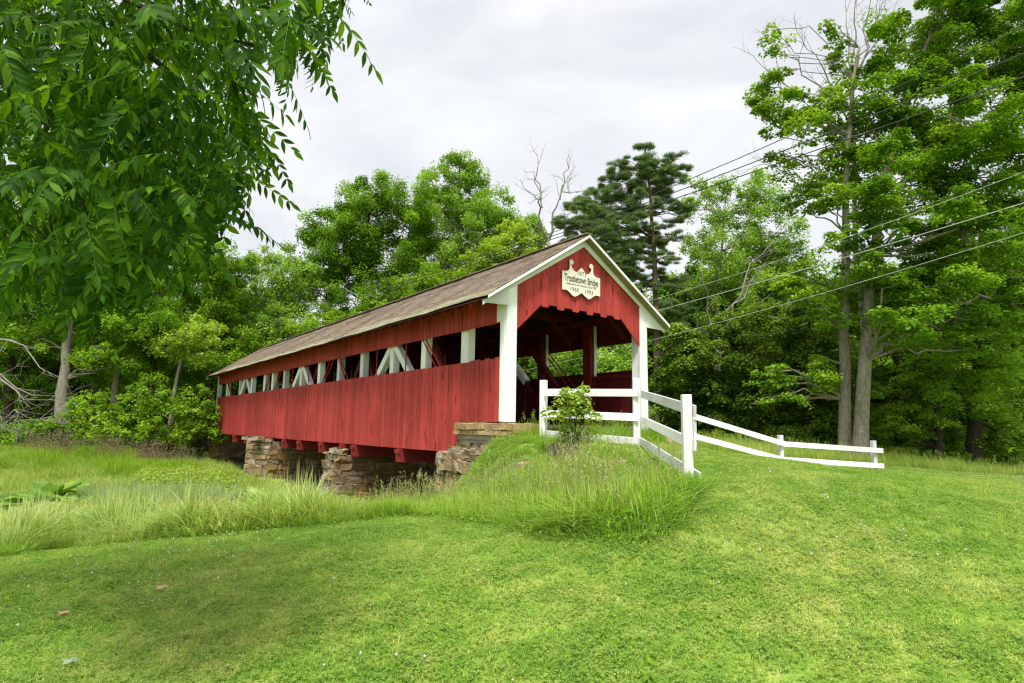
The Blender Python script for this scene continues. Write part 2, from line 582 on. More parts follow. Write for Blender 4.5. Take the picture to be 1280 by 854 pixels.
def roof_mat():
    m, nt, b = new_mat('weathered_shingles')
    tc = nd(nt, 'ShaderNodeTexCoord')
    br = nd(nt, 'ShaderNodeTexBrick')
    mp = nd(nt, 'ShaderNodeMapping')
    mp.inputs['Rotation'].default_value = (0, 0, PI / 2)
    nt.links.new(tc.outputs['Object'], mp.inputs['Vector'])
    nt.links.new(mp.outputs['Vector'], br.inputs['Vector'])
    br.inputs['Scale'].default_value = 1.0
    br.inputs['Brick Width'].default_value = 0.24
    br.inputs['Row Height'].default_value = 0.118
    br.inputs['Mortar Size'].default_value = 0.006
    br.inputs['Color1'].default_value = (0.28, 0.225, 0.178, 1)
    br.inputs['Color2'].default_value = (0.18, 0.15, 0.125, 1)
    br.inputs['Mortar'].default_value = (0.07, 0.05, 0.04, 1)
    n1 = noise(nt, tc.outputs['Object'], 0.8, 5, 0.65)
    f1 = ramp(nt, n1, [(0.32, (0.72, 0.7, 0.68)), (0.68, (1.28, 1.2, 1.12))])
    col = mixc(nt, 1.0, br.outputs['Color'], f1, 'MULTIPLY')
    n2 = noise(nt, tc.outputs['Object'], 9, 5, 0.7)
    f2 = ramp(nt, n2, [(0.35, (0.75, 0.75, 0.75)), (0.65, (1.2, 1.2, 1.2))])
    col = mixc(nt, 1.0, col, f2, 'MULTIPLY')
    # moss and lichen: grows in drifts on the lower courses
    sx = nd(nt, 'ShaderNodeSeparateXYZ')
    nt.links.new(tc.outputs['Object'], sx.inputs[0])
    lo = nd(nt, 'ShaderNodeMapRange')
    lo.inputs['From Min'].default_value = 1.0
    lo.inputs['From Max'].default_value = -0.7
    nt.links.new(sx.outputs['X'], lo.inputs['Value'])
    mp2 = nd(nt, 'ShaderNodeMapping')
    mp2.inputs['Scale'].default_value = (1.6, 0.25, 1.6)
    nt.links.new(tc.outputs['Object'], mp2.inputs['Vector'])
    n3 = noise(nt, mp2.outputs['Vector'], 1.5, 6, 0.7, 0.5)
    mu = nd(nt, 'ShaderNodeMath', operation='MULTIPLY')
    nt.links.new(n3, mu.inputs[0])
    nt.links.new(lo.outputs[0], mu.inputs[1])
    f3 = ramp(nt, mu.outputs[0], [(0.36, (0, 0, 0)), (0.50, (0.75, 0.75, 0.75))])
    col = mixc(nt, f3, col, (0.38, 0.37, 0.24))
    nt.links.new(col, b.inputs['Base Color'])
    b.inputs['Roughness'].default_value = 0.95
    b.inputs['Specular IOR Level'].default_value = 0.15
    bump(nt, b, n2, 0.5, 0.02)
    return m


ROOF_M = roof_mat()

# ------------------------------------------------------------------ terrain
_ctl = []


def C(p, z=None):
    _ctl.append((float(p[0]), float(p[1]), float(p[2] if z is None else z)))


for p in [(0, 0, 0), (-4, 0, -.12), (4, 0, .1), (0, -10, -.2), (12, 0, .35), (-10, 0, -.5), (0, 3.65, .12), (-3.5, 4.3, -.1), (2.6, 3.4, .25),
          (4.7, 5.7, .5), (8, 8, .72), (14, 9, .6), (20, 12, .25), (25, 20, 0), (13.8, 25, .44), (20, 27, -.05), (30, 30, -.3), (17.4, 21, .12),
          (0, 46, -.2), (-22, 42, .05), (-31, 38, -.3), (-27, 37, .0), (-40, 40, -.3), (12, 45, .3), (30, 45, 0), (9, 36, .4),
          (-20, 20, -.7), (-15, 14, -.7), (-30, 28, -.5), (-11, 10.5, -.62), (-14, 6, -.6), (-45, 20, -.5), (45, 20, 0), (40, 0, .2), (-40, 0, -.4)]:
    C(p)
for px, py, z in [(0, 697, -.35), (120, 685, -.29), (240, 672, -.22), (400, 655, -.05), (480, 645, .1), (600, 647, .35), (700, 662, .45), (830, 670, .55)]:
    C(atZ(px, py, z))
for px, py, z in [(0, 697, -.35), (120, 685, -.29), (240, 672, -.22), (400, 655, -.05)]:
    q = atZ(px, py, z) * 1.0
    C((q[0] * 1.16, q[1] * 1.16, z - .34))
for px, py, Y in [(640, 604, 11.5), (600, 628, 11.8), (560, 640, 12.2), (700, 584, 11.7), (740, 606, 10.3), (800, 630, 9.0), (679, 551, 13.4), (737, 556, 12.9), (795, 557, 12.5), (861, 606, 8.36), (869, 565, 17.0), (978, 577, 18.7), (1095, 589, 20.0), (900, 572, 15.5), (922, 573, 17.85), (1035, 585, 19.35), (960, 582, 14.5), (1060, 590, 15.5), (1150, 597, 17.0)]:
    C(atY(px, py, Y))
for a, l, z in [(-.35, 0, 1.2), (-.4, -1, 1.3), (-1.0, .2, .35), (-.95, 1.3, -.15), (-.8, 3.0, -.65), (2.4, 3.2, -.5), (5.0, 3.2, -.5), (2.4, -.6, 1.45),
                (2.4, 1.0, 1.5), (5.1, -.3, 1.36), (6.2, 2.0, .7), (8, 5, .2), (-3, 5, -.55), (-4, 12, -.82), (-4, 20, -.8), (-5, 28, -.5), (-9, 9, -.75),
                (0, 6, -1.15), (3, 6, -1.15), (6, 6, -1.1), (0, 14, -.95), (3, 14, -.95), (0, 24, -.9), (3, 24, -.9), (2.4, 33, 1.3), (2.4, 29.4, -.85), (5, 29.0, -.7), (-.6, 29.6, -.8), (-3, 30, -.7), (-2.9, 32.5, .1),
                (6, 14, -.7), (9, 22, -.5), (7, 31, .3), (-4, 35, .2)]:
    C(fromB(a, l), z)
CT = np.array(_ctl)


def _phi(r2):
    return 0.5 * r2 * np.log(r2 + 1e-9)


def _fit():
    n = len(CT)
    D = ((CT[:, None, :2] - CT[None, :, :2]) ** 2).sum(-1)
    K = _phi(D) + np.eye(n) * 0.02
    Pm = np.hstack([np.ones((n, 1)), CT[:, :2]])
    A = np.zeros((n + 3, n + 3))
    A[:n, :n] = K
    A[:n, n:] = Pm
    A[n:, :n] = Pm.T
    b = np.zeros(n + 3)
    b[:n] = CT[:, 2]
    return np.linalg.solve(A, b)


_TW = _fit()


def tz(x, y):
    x = np.atleast_1d(np.asarray(x, dtype=float))
    y = np.atleast_1d(np.asarray(y, dtype=float))
    out = np.empty(x.shape)
    xf, yf, of = x.ravel(), y.ravel(), out.ravel()
    for i in range(0, len(xf), 20000):
        xx, yy = xf[i:i + 20000], yf[i:i + 20000]
        D = (xx[:, None] - CT[None, :, 0]) ** 2 + (yy[:, None] - CT[None, :, 1]) ** 2
        z = _phi(D) @ _TW[:-3] + _TW[-3] + _TW[-2] * xx + _TW[-1] * yy
        r = np.sqrt((xx * .8) ** 2 + (yy - 18) ** 2)
        t = np.clip((r - 30) / 22, 0, 1)
        t = t * t * (3 - 2 * t)
        z = np.clip(z, -1.6, 2.2) * (1 - t) + 0.0 * t
        z += 0.02 * np.sin(xx * 2.1 + 1.3 * np.sin(yy * 1.7)) * np.cos(yy * 1.9)
        of[i:i + 20000] = z
    return of.reshape(x.shape)


def gz(x, y):
    return float(tz(x, y)[0])


def ghit(px, py):
    """where the line of sight through a point of the photograph meets the ground"""
    d = ray(px, py)
    t = np.concatenate([np.arange(1.5, 30, .05), np.arange(30, 90, .3)])
    X, Y, Z = d[0] * t, d[1] * t, EYE + d[2] * t
    g = tz(X, Y)
    k = np.argmax(Z < g) if (Z < g).any() else len(t) - 1
    return np.array([X[k], Y[k], g[k]])


def axis_steps(lo, hi, c0, c1, fine, grow=1.12):
    v = list(np.arange(c0, c1 + 1e-6, fine))
    s, x = fine, c1
    while x < hi:
        s *= grow
        x += s
        v.append(x)
    s, x = fine, c0
    while x > lo:
        s *= grow
        x -= s
        v.insert(0, x)
    return np.array(v)


WID_B = 4.8


def build_ground():
    xs = axis_steps(-1500, 1500, -14, 18, .25)
    ys = axis_steps(-1500, 1500, 0, 24, .25)
    X, Y = np.meshgrid(xs, ys)
    Z = tz(X, Y)
    V = np.stack([X, Y, Z], -1).reshape(-1, 3)
    nx, ny = len(xs), len(ys)
    i = np.arange(nx * ny).reshape(ny, nx)
    F = np.stack([i[:-1, :-1], i[:-1, 1:], i[1:, 1:], i[1:, :-1]], -1).reshape(-1, 4)
    me = np_mesh('ground', V, F, smooth=True)
    x_, y_ = V[:, 0], V[:, 1]
    a_, l_ = toB(x_, y_)
    bare = ((a_ > .1) & (a_ < WID_B + .4) & (l_ > 2) & (l_ < 29.5)).astype(float)
    px_ = 640 + FPX * x_ / np.maximum(y_, 1)
    bare = np.maximum(bare, ((px_ < 225) & (y_ > 37.5)) | ((a_ > 5.5) & (y_ > 26 + .15 * x_)))
    at_ = me.attributes.new('bare', 'FLOAT', 'POINT')
    at_.data.foreach_set('value', bare.astype(np.float32))
    o = link('ground', me, SOIL)
    o['kind'] = 'structure'


build_ground()

# creek under the bridge
_cm, _nt, _b = new_mat('creek_water')
_b.inputs['Base Color'].default_value = (0.055, 0.042, 0.022, 1)
_b.inputs['Roughness'].default_value = 0.12
_ge = nd(_nt, 'ShaderNodeNewGeometry')
bump(_nt, _b, noise(_nt, _ge.outputs['Position'], 4, 3), 0.15, 0.03)
_mb = MB()
_cr_pts = [(-2.6, 6.5), (-1, 6.2), (2, 6.0), (8, 6.0), (16, 7)]
_vs, _fs = [], []
for k, (a, l) in enumerate(_cr_pts):
    _vs += [fromB(a, l - 2.3, -.86), fromB(a, l + 2.3, -.86)]
    if k:
        _fs.append((2 * k - 2, 2 * k - 1, 2 * k + 1, 2 * k))
_mb._add(_vs, _fs)
_o = _mb.build('creek', _cm)
_o['kind'] = 'structure'

# ------------------------------------------------------------------ covered bridge
WID, LEN = 4.8, 31.66
Z_FL, Z_PT, Z_PB, Z_UB = 1.716, 3.204, 0.95, 4.04
Z_EV, Z_AP, OV = 4.563, 6.554, 0.67
bridge = empty('covered_bridge', (BX, BY, 0), BTH)
tag(bridge, 'long red covered bridge with white corner posts and brown shingle roof', 'bridge')


def rake_z(a):
    """height of the roof's upper face over position a"""
    return Z_AP - abs(a - WID / 2) * (Z_AP - Z_EV) / (WID / 2 + OV)


def board_mesh(w, t, h, chamfer=0.0, n=0):
    b = MB()
    if chamfer:
        b.prism([(-w / 2, h), (-w / 2, chamfer), (-w / 2 + chamfer, 0), (w / 2 - chamfer, 0), (w / 2, chamfer), (w / 2, h)], 0, t)
    else:
        b.box(-w / 2, w / 2, 0, t, 0, h)
    return b.mesh('board')


# --- left wall, lower siding: boards on nailers
nail = MB()
for z in (1.15, 2.1, 3.05):
    nail.box(.02, .09, .26, LEN - .1, z - .06, z + .06)
lower = nail.build('lower_siding', RED_IN, bridge)
bw = 0.2115
bl_mesh = [MB().box(-.022, 0, -bw / 2 + .006, bw / 2 - .006, 0, h).mesh('siding_board') for h in (Z_PT - Z_PB, Z_PT - Z_PB + .004, Z_PT - Z_PB - .004)]
sh_mesh = [MB().box(-.022, 0, -bw / 2 + .006, bw / 2 - .006, 0, h).mesh('short_siding_board') for h in (Z_PT - Z_FL, Z_PT - Z_FL + .03)]
l = .27 + bw / 2
nb = 0
while l < LEN - .05:
    short = l < 2.0 or l > LEN - .75
    me = random.choice(sh_mesh if short else bl_mesh)
    o = link('siding_board', me, RED, lower, (0.018 + random.uniform(-.005, .005), l, (Z_FL if short else Z_PB) + random.uniform(-.002, .002)))
    o.rotation_euler = (random.uniform(-.0015, .0015), 0, random.uniform(-.02, .02))
    l += bw
    nb += 1
# --- left wall, upper siding under the eave
nail = MB()
for z in (4.14, 4.55):
    nail.box(.02, .09, .26, LEN - .1, z - .05, z + .05)
upper = nail.build('upper_siding', RED_IN, bridge)
ub_mesh = [MB().box(-.022, 0, -bw / 2 + .006, bw / 2 - .006, 0, h).mesh('eave_board') for h in (.86, .85)]
l = .27 + bw / 2
while l < LEN - .05:
    o = link('eave_board', random.choice(ub_mesh), RED, upper, (0.018 + random.uniform(-.004, .004), l, Z_UB + random.uniform(-.002, .002)))
    o.rotation_euler = (0, 0, random.uniform(-.02, .02))
    l += bw
# --- right wall: seen from inside and through the openings
rw = MB()
l = .3
while l < LEN:
    rw.box(WID - .04, WID - .018, l, l + bw - .006, Z_PB if 2 < l < LEN - .8 else Z_FL, Z_PT)
    rw.box(WID - .04, WID - .018, l, l + bw - .006, Z_UB, 4.9)
    l += bw
for z in (2.1, 3.1, 4.15, 4.7):
    rw.box(WID - .10, WID - .045, .3, LEN - .1, z - .06, z + .06)
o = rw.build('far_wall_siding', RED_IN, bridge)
o['kind'] = 'stuff'
# cap rail on the right wall, floor
MB().box(WID - .13, WID + .03, .3, LEN - .1, Z_PT + .002, Z_PT + .045).build('cap_rail', RED_IN, bridge)
fl = MB()
for k in range(int(LEN / .25)):
    fl.box(.12, WID - .12, k * .25 + .05, k * .25 + .29, Z_FL - .12, Z_FL - .04 + .004 * (k % 3))
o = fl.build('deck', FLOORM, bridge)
o['kind'] = 'stuff'


# --- corner posts: boxed white timber with a stepped head
def corner_post(a0, a1, l0, l1, zb, zt):
    b = MB()
    b.box(a0, a1, l0, l1, zb, zt)
    return b.build('corner_post', WHITE, bridge, bevel=.008)


corner_post(-.012, .274, -.02, .25, Z_FL - .0, 4.97)
corner_post(WID - .274, WID + .012, -.02, .30, 1.47, 4.97)
corner_post(-.03, .22, LEN - .12, LEN + .05, 1.5, 4.6)
corner_post(WID - .22, WID + .03, LEN - .12, LEN + .05, 1.5, 4.6)
# narrow battens that lap the corner posts (front and side)
for (x0, x1, y0, y1, z0, z1) in [(-.013 - .012, -.013, .06, .24, 1.74, 4.08), (-.013 - .03, -.013, .12, .36, 4.06, 4.60),
                                 (WID - .30, WID - .275, -.02, .05, 1.6, 3.83)]:
    MB().box(x0, x1, y0, y1, z0, z1).build('corner_batten', WHITE, bridge, bevel=.004)

# --- trusses
KP = [2.0, 4.22, 6.3, 8.67, 10.85, 12.98, 15.25, 17.7, 19.6, 21.05, 23.6, 26.3, 29.6]
AFR = [6.3, 15.25, 25.0]                      # white braces meet here


def truss(a_in, a_out, face):
    """posts of one wall: white outside above the siding, red inside"""
    for k, l in enumerate(KP):
        w = .26 if k not in (0, 9) else .34
        if face:
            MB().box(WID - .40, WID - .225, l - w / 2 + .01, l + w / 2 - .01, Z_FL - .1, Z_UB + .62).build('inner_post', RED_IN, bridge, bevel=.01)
            MB().box(WID - .222, a_out, l - w / 2, l + w / 2, Z_PT - .06, Z_UB + .62).build('king_post', WHITE, bridge, bevel=.01)
        else:
            MB().box(a_out, a_in, l - w / 2, l + w / 2, Z_PT - .06, Z_UB + .62).build('king_post', WHITE, bridge, bevel=.01)
        b = MB()
        b.box(min(a_in, a_out) + .01, max(a_in, a_out) - .01, l - w / 2 + .01, l + w / 2 - .01, Z_FL - .6, Z_PT - .07)
        b.build('king_post_foot', RED_IN, bridge)
    s = (a_in + a_out) / 2
    for l in AFR:
        for d in (-1, 1):
            u = (4.12 - Z_PT + .1) / (4.12 - 2.05)
            m_ = l + d * (.10 + 2.25 * u)
            z_ = 4.12 - (4.12 - 2.05) * u
            br = MB().bar((s, l + d * .10, 4.12), (s, m_, z_), .20, .22).build('brace', WHITE, bridge, bevel=.01)
            MB().bar((s, m_, z_), (s, l + d * 2.35, 2.05), .19, .21).build('brace_foot', RED_IN, br)
    # steel rods crossing the other panels
    for l0, l1 in [(2.15, 4.1), (8.8, 10.7), (11.0, 12.85), (17.8, 19.5), (19.7, 20.9), (26.5, 29.4)]:
        for e in (0, .42):
            b = MB()
            b.tube([(a_out, l0 + e, 4.4), (a_out, l1 + e * .2 + .4, 2.3)] if (int(l0) % 2) else [(a_out, l0 + e, 2.3), (a_out, l1 + e * .2 + .4, 4.4)], [.022, .022], 6)
            b.build('steel_rod', ROD_M, bridge)
    for l in (5.3, 7.4, 14.2, 16.4, 24.9):
        MB().tube([(a_out, l, 2.0), (a_out, l, 4.4)], [.02, .02], 6).build('steel_rod', ROD_M, bridge)
    # top and bottom chords
    MB().box(min(a_in, a_out) - .005, max(a_in, a_out) + .005, .33, LEN - .15, 4.67, 4.86).build('top_chord', RED_IN, bridge)
    MB().box(min(a_in, a_out) - .005, max(a_in, a_out) + .005, .33, LEN - .15, 1.0, 1.28).build('bottom_chord', RED_IN, bridge)


truss(.32, .10, 0)
truss(WID - .32, WID - .12, 1)
# big red knee braces inside the right wall, ties and roof frame
for l, d in ((2.5, 1), (7.2, 1), (11.0, -1), (15.6, -1)):
    MB().bar((WID - .48, l, 2.0), (WID - .48, l + d * 2.4, 4.6), .16, .2).build('inner_brace', RED_IN, bridge)
    MB().bar((.42, l, 2.0), (.42, l + d * 2.2, 4.5), .16, .2).build('inner_brace', RED_IN, bridge)
for k in range(14):
    l = .5 + k * 2.3
    MB().box(.1, WID - .1, l - .1, l + .1, 4.865, 5.06).build('tie_beam', RED_IN, bridge)
    for s in (-1, 1):
        e = WID / 2 + s * (WID / 2 - .35)
        MB().bar((e, l, 4.15), (e - s * .75, l, 4.86), .12, .12, (0, 1, 0)).build('knee_brace', RED_IN, bridge)
# rafters with tails that show below the eave
slope = (Z_AP - Z_EV) / (WID / 2 + OV)
nraft = 52
for k in range(nraft):
    l = .05 + k * (LEN - .1) / (nraft - 1)
    for s in (-1, 1):
        e = WID / 2 + s * (WID / 2 + OV - .06)
        b = MB()
        b.bar((e, l, rake_z(e) - .15), (WID / 2 + s * .03, l, rake_z(WID / 2) - .17), .055, .12)
        b.build('rafter', RED_IN if s > 0 else BEAM_R, bridge)

# --- floor beams with their ends showing under the siding
for l in (5.27, 8.68, 9.7, 11.86, 14.5, 16.6, 20.6, 23.4, 26.1):
    fb = MB().box(-.06, WID + .06, l - .13, l + .13, .54, .93).build('floor_beam', BEAM_R, bridge, bevel=.01)
    MB().box(-.10, -.062, l - .16, l + .16, .80, .92).build('beam_plate', BEAM_R, fb)
    MB().box(-.095, -.062, l - .06, l + .06, .56, .80).build('hanger', BEAM_R, fb)


# --- roof: stepped shingle courses on a deck
def roof_slope(s):
    n = 25
    b = MB()
    L0, L1 = -.24, LEN + .3
    seg = 56
    tot = WID / 2 + OV + .05
    for i in range(n):
        e0 = tot * (1 - i / n)
        e1 = tot * (1 - (i + 1.25) / n) if i < n - 1 else 0.0
        vs, fs = [], []
        for j in range(seg + 1):
            l = L0 + (L1 - L0) * j / seg
            sag = -.035 * math.sin(PI * (l / LEN)) + .010 * math.sin(l * 1.7) + .006 * math.sin(l * 4.1 + i)
            z0 = Z_AP - e0 * slope + sag
            z1 = Z_AP - max(e1, 0) * slope + sag
            x0, x1 = WID / 2 + s * e0, WID / 2 + s * max(e1, 0)
            jit = random.uniform(-.006, .006)
            vs += [(x0 + s * jit, l, z0 - .004), (x0 + s * jit, l, z0 + .020), (x1, l, z1 + .004)]
            if j:
                q, p = 3 * j, 3 * j - 3
                fs += [(p, q, q + 1, p + 1), (p + 1, q + 1, q + 2, p + 2)]
        b._add(vs, fs)
    o = b.build('roof_slope', ROOF_M, bridge)
    # deck boards underneath
    d = MB()
    e = WID / 2 + s * (tot - .02)
    x, y = sorted((e, WID / 2))
    def zz(a):
        return rake_z(a) - .022
    vs = []
    for l in (L0 + .03, L1 - .03):
        vs += [(e, l, zz(e) - .06), (WID / 2, l, zz(WID / 2) - .06), (WID / 2, l, zz(WID / 2) - .035), (e, l, zz(e) - .035)]
    d._add(vs, [(0, 1, 2, 3), (7, 6, 5, 4), (0, 4, 5, 1), (1, 5, 6, 2), (2, 6, 7, 3), (3, 7, 4, 0)])
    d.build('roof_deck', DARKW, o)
    return o


roof_slope(-1)
roof_slope(1)
MB().bar((WID / 2, -.25, Z_AP + .025), (WID / 2, LEN + .3, Z_AP + .02), .20, .03).build('ridge_cap', ROOF_M, bridge)
# rake trim at both ends: white fascia on the roof edge, tan soffit, white rake board against the wall
for l_edge, l_wall, sg in ((-.245, -.055, 1), (LEN + .305, LEN + .09, -1)):
    for s in (-1, 1):
        e = WID / 2 + s * (WID / 2 + OV + .04)
        ap = (WID / 2, Z_AP - .01)
        en = (e, Z_AP - (WID / 2 + OV + .04) * slope - .01)
        b = MB()
        poly = [ap, (en[0], en[1]), (en[0], en[1] - .075), (ap[0], ap[1] - .075)]
        b.prism(poly, l_edge - .015, l_edge + .010)
        b.build('fascia', WHITE, bridge)
        poly = [(ap[0], ap[1] - .085), (en[0], en[1] - .085), (en[0], en[1] - .10), (ap[0], ap[1] - .10)]
        b = MB().prism(poly, min(l_edge, l_wall) + .014, max(l_edge, l_wall) + .05)
        b.build('soffit', TAN, bridge)
        poly = [(ap[0], ap[1] - .102), (en[0], en[1] - .102), (en[0], en[1] - .102 - .09), (ap[0], ap[1] - .102 - .17)]
        b = MB().prism(poly, min(l_wall, l_wall + .03 * sg), max(l_wall, l_wall + .03 * sg))
        b.build('rake_board', WHITE, bridge)
# boxed eave returns beside the corner posts
for s in (-1, 1):
    e = WID / 2 + s * (WID / 2 + OV + .02)
    i = WID / 2 + s * (WID / 2 - .02)
    b = MB()
    b.prism([(e, Z_EV - .10), (i, Z_EV - .10 + .43), (i, Z_EV - .15), (e, Z_EV - .17)], -.05, -.02)
    b.build('eave_return', WHITE, bridge)

# --- gable boards with dog-eared ends hanging over the opening
gn = MB()
gn.box(.3, WID - .3, .035, .08, 4.72, 4.84)
gn.box(1.0, WID - 1.0, .035, .08, 5.4, 5.5)
gable = gn.build('gable_frame', RED_IN, bridge)
gw = .254
ng = int(round((WID - .55) / gw))
gw = (WID - .55) / ng
for k in range(ng):
    a = .275 + gw * (k + .5)
    x0, x1 = a - gw / 2 + .004, a + gw / 2 - .004
    ztop0, ztop1 = rake_z(x0) - .14, rake_z(x1) - .14

    def zopen(x):
        d = min(x, WID - x)
        if d < 1.06:
            return 3.868 + (d - .275) * (4.60 - 3.868) / (1.06 - .275)
        return None
    b = MB()
    d0, d1 = zopen(x0), zopen(x1)
    if d0 is not None and d1 is not None:
        poly = [(x0, d0), (x1, d1)]
    else:
        zb = 4.60 - (.075 if k % 2 else 0.0) - random.uniform(0, .02)
        c = .045 if k % 2 else .02
        poly = [(x0, zb + c), (x0 + c * .7, zb), (x1 - c * .7, zb), (x1, zb + c)]
    poly += [(x1, ztop1)]
    if x0 < WID / 2 < x1:
        poly += [(WID / 2, rake_z(WID / 2) - .14)]
    poly += [(x0, ztop0)]
    j = random.uniform(-.004, .004)
    b.prism(poly, .005 + j, .03 + j)
    b.build('gable_board', RED, gable)
# far gable: plain boards
b = MB()
for k in range(ng):
    a = .275 + gw * (k + .5)
    b.prism([(a - gw / 2 + .003, 4.5), (a + gw / 2 - .003, 4.5), (a + gw / 2 - .003, rake_z(a + gw / 2) - .16), (a - gw / 2 + .003, rake_z(a - gw / 2) - .16)], LEN + .0, LEN + .03)
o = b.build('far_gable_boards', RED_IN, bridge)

# ------------------------------------------------------------------ sign on the gable
sign = empty('sign_board', fromB(2.3, -.03, 5.03), BTH)
tag(sign, 'cream scroll-topped name sign with dark lettering on the red gable', 'sign')


def arc(cx, cz, r, a0, a1, n=8):
    return [(cx + r * math.cos(math.radians(a0 + (a1 - a0) * i / n)), cz + r * math.sin(math.radians(a0 + (a1 - a0) * i / n))) for i in range(n + 1)]


half = [(.66, .0), (.66, .49)]                       # right edge going up
half += [(.56, .49), (.46, .52), (.415, .58), (.41, .70)]
half += arc(.345, .755, .072, -25, 205, 10)
half += arc(.305, .735, .034, 190, 330, 5)[1:]
half += [(.345, .69), (.33, .62), (.27, .55), (.19, .52), (.13, .545), (.075, .60)]
left = [(-x, z) for x, z in half][::-1]
bott = [(-.66, 0), (-.52, .012), (-.42, -.03), (-.33, -.10), (-.24, -.13), (-.15, -.09), (0.0, .0), (.15, -.09), (.24, -.13), (.33, -.10), (.42, -.03), (.52, .012)]
outline = half + [(0, .665)] + left[:-1] + bott
sb = bmesh.new()
vs = [sb.verts.new((x, -.025, z)) for x, z in outline]
f = sb.faces.new(vs)
r_ = bmesh.ops.extrude_face_region(sb, geom=[f])
bmesh.ops.translate(sb, vec=(0, .035, 0), verts=[g for g in r_['geom'] if isinstance(g, bmesh.types.BMVert)])
bmesh.ops.recalc_face_normals(sb, faces=sb.faces)
bmesh.ops.triangulate(sb, faces=[q for q in sb.faces if len(q.verts) > 4])
me = bpy.data.meshes.new('sign_panel')
sb.to_mesh(me)
sb.free()
me.materials.append(SIGN_M)
me.materials.append(SIGN_EDGE)
for p in me.polygons:
    if abs(p.normal.y) < .5:
        p.material_index = 1
link('sign_panel', me, None, sign)


def letters(body, x, z, size, sx=1.0, bold=0.0, spacing=1.0):
    cu = bpy.data.curves.new('lettering', 'FONT')
    cu.body = body
    cu.size = size
    cu.align_x = 'CENTER'
    cu.extrude = .002
    cu.offset = bold
    cu.space_character = spacing
    to = bpy.data.objects.new('lettering_tmp', cu)
    COL.objects.link(to)
    bpy.context.view_layer.update()
    dg = bpy.context.evaluated_depsgraph_get()
    me = bpy.data.meshes.new_from_object(to.evaluated_get(dg))
    bpy.data.objects.remove(to)
    bpy.data.curves.remove(cu)
    me.transform(Matrix.Translation((x, -.0275, z)) @ Matrix.Scale(sx, 4, (1, 0, 0)) @ Matrix.Rotation(PI / 2, 4, 'X'))
    me.materials.clear()
    return link('lettering', me, INK, sign)


letters('1873', 0, .455, .15, 1.0, .0, 1.15)
letters('Trostletown Bridge', 0, .25, .255, .60, .005, .97)
letters('Restored by the Stoystown Lions Club', 0, .165, .075, .82, 0, 1.05)
letters('1965', -.25, .01, .145, 1.0, 0, 1.1)
letters('1993', .25, .01, .145, 1.0, 0, 1.1)


# ------------------------------------------------------------------ stone piers and abutments
def block_meshes(n, seed, mat, rough=.06):
    rs = random.Random(seed)
    out = []
    for k in range(n):
        bm = bmesh.new()
        bmesh.ops.create_cube(bm, size=1.0)
        bmesh.ops.bevel(bm, geom=bm.edges[:], offset=.07, segments=1, affect='EDGES')
        for v in bm.verts:
            v.co += Vector((rs.uniform(-rough, rough), rs.uniform(-rough, rough), rs.uniform(-rough, rough)))
        me = bpy.data.meshes.new('stone')
        bm.to_mesh(me)
        bm.free()
        me.materials.append(mat)
        out.append(me)
    return out


ST_P = block_meshes(10, 1, STONE, .13)
ST_Y = block_meshes(6, 2, STONE_Y, .05)
ST_G = block_meshes(10, 3, STONE_G, .13)
ST_D = block_meshes(6, 4, STONE_D, .07)


def stone_face(parent, p0, p1, z0, z1, meshes, depth=.24, hmin=.14, hmax=.32, wmin=.22, wmax=.72, batter=0.0, jit=.045, rs=None):
    """courses of separate stones on the vertical face from p0 to p1 (local x,y), facing to the right of p0->p1"""
    rs = rs or random.Random(5)
    p0, p1 = Vector((p0[0], p0[1])), Vector((p1[0], p1[1]))
    d = p1 - p0
    L = d.length
    d.normalize()
    nrm = Vector((d.y, -d.x))
    z = z0
    while z < z1 - .05:
        h = min(rs.uniform(hmin, hmax), z1 - z)
        if z1 - z - h < .06:
            h = z1 - z
        s = -rs.uniform(0, .1)
        inset = batter * (z - z0)
        while s < L - .02:
            w = rs.uniform(wmin, wmax)
            e = min(s + w, L)
            s0 = max(s, 0)
            if e - s0 > .07:
                c = p0 + d * ((s0 + e) / 2) + nrm * (rs.uniform(-jit, jit) - depth / 2 - inset + .05)
                o = link('stone', rs.choice(meshes), None, parent, (c.x, c.y, z + h / 2))
                o.scale = ((e - s0) - .012, depth * rs.uniform(.9, 1.1), h - .012)
                o.rotation_euler = (rs.uniform(-.05, .05), rs.uniform(-.06, .06), math.atan2(d.y, d.x) + rs.uniform(-.06, .06))
            s += w
        z += h


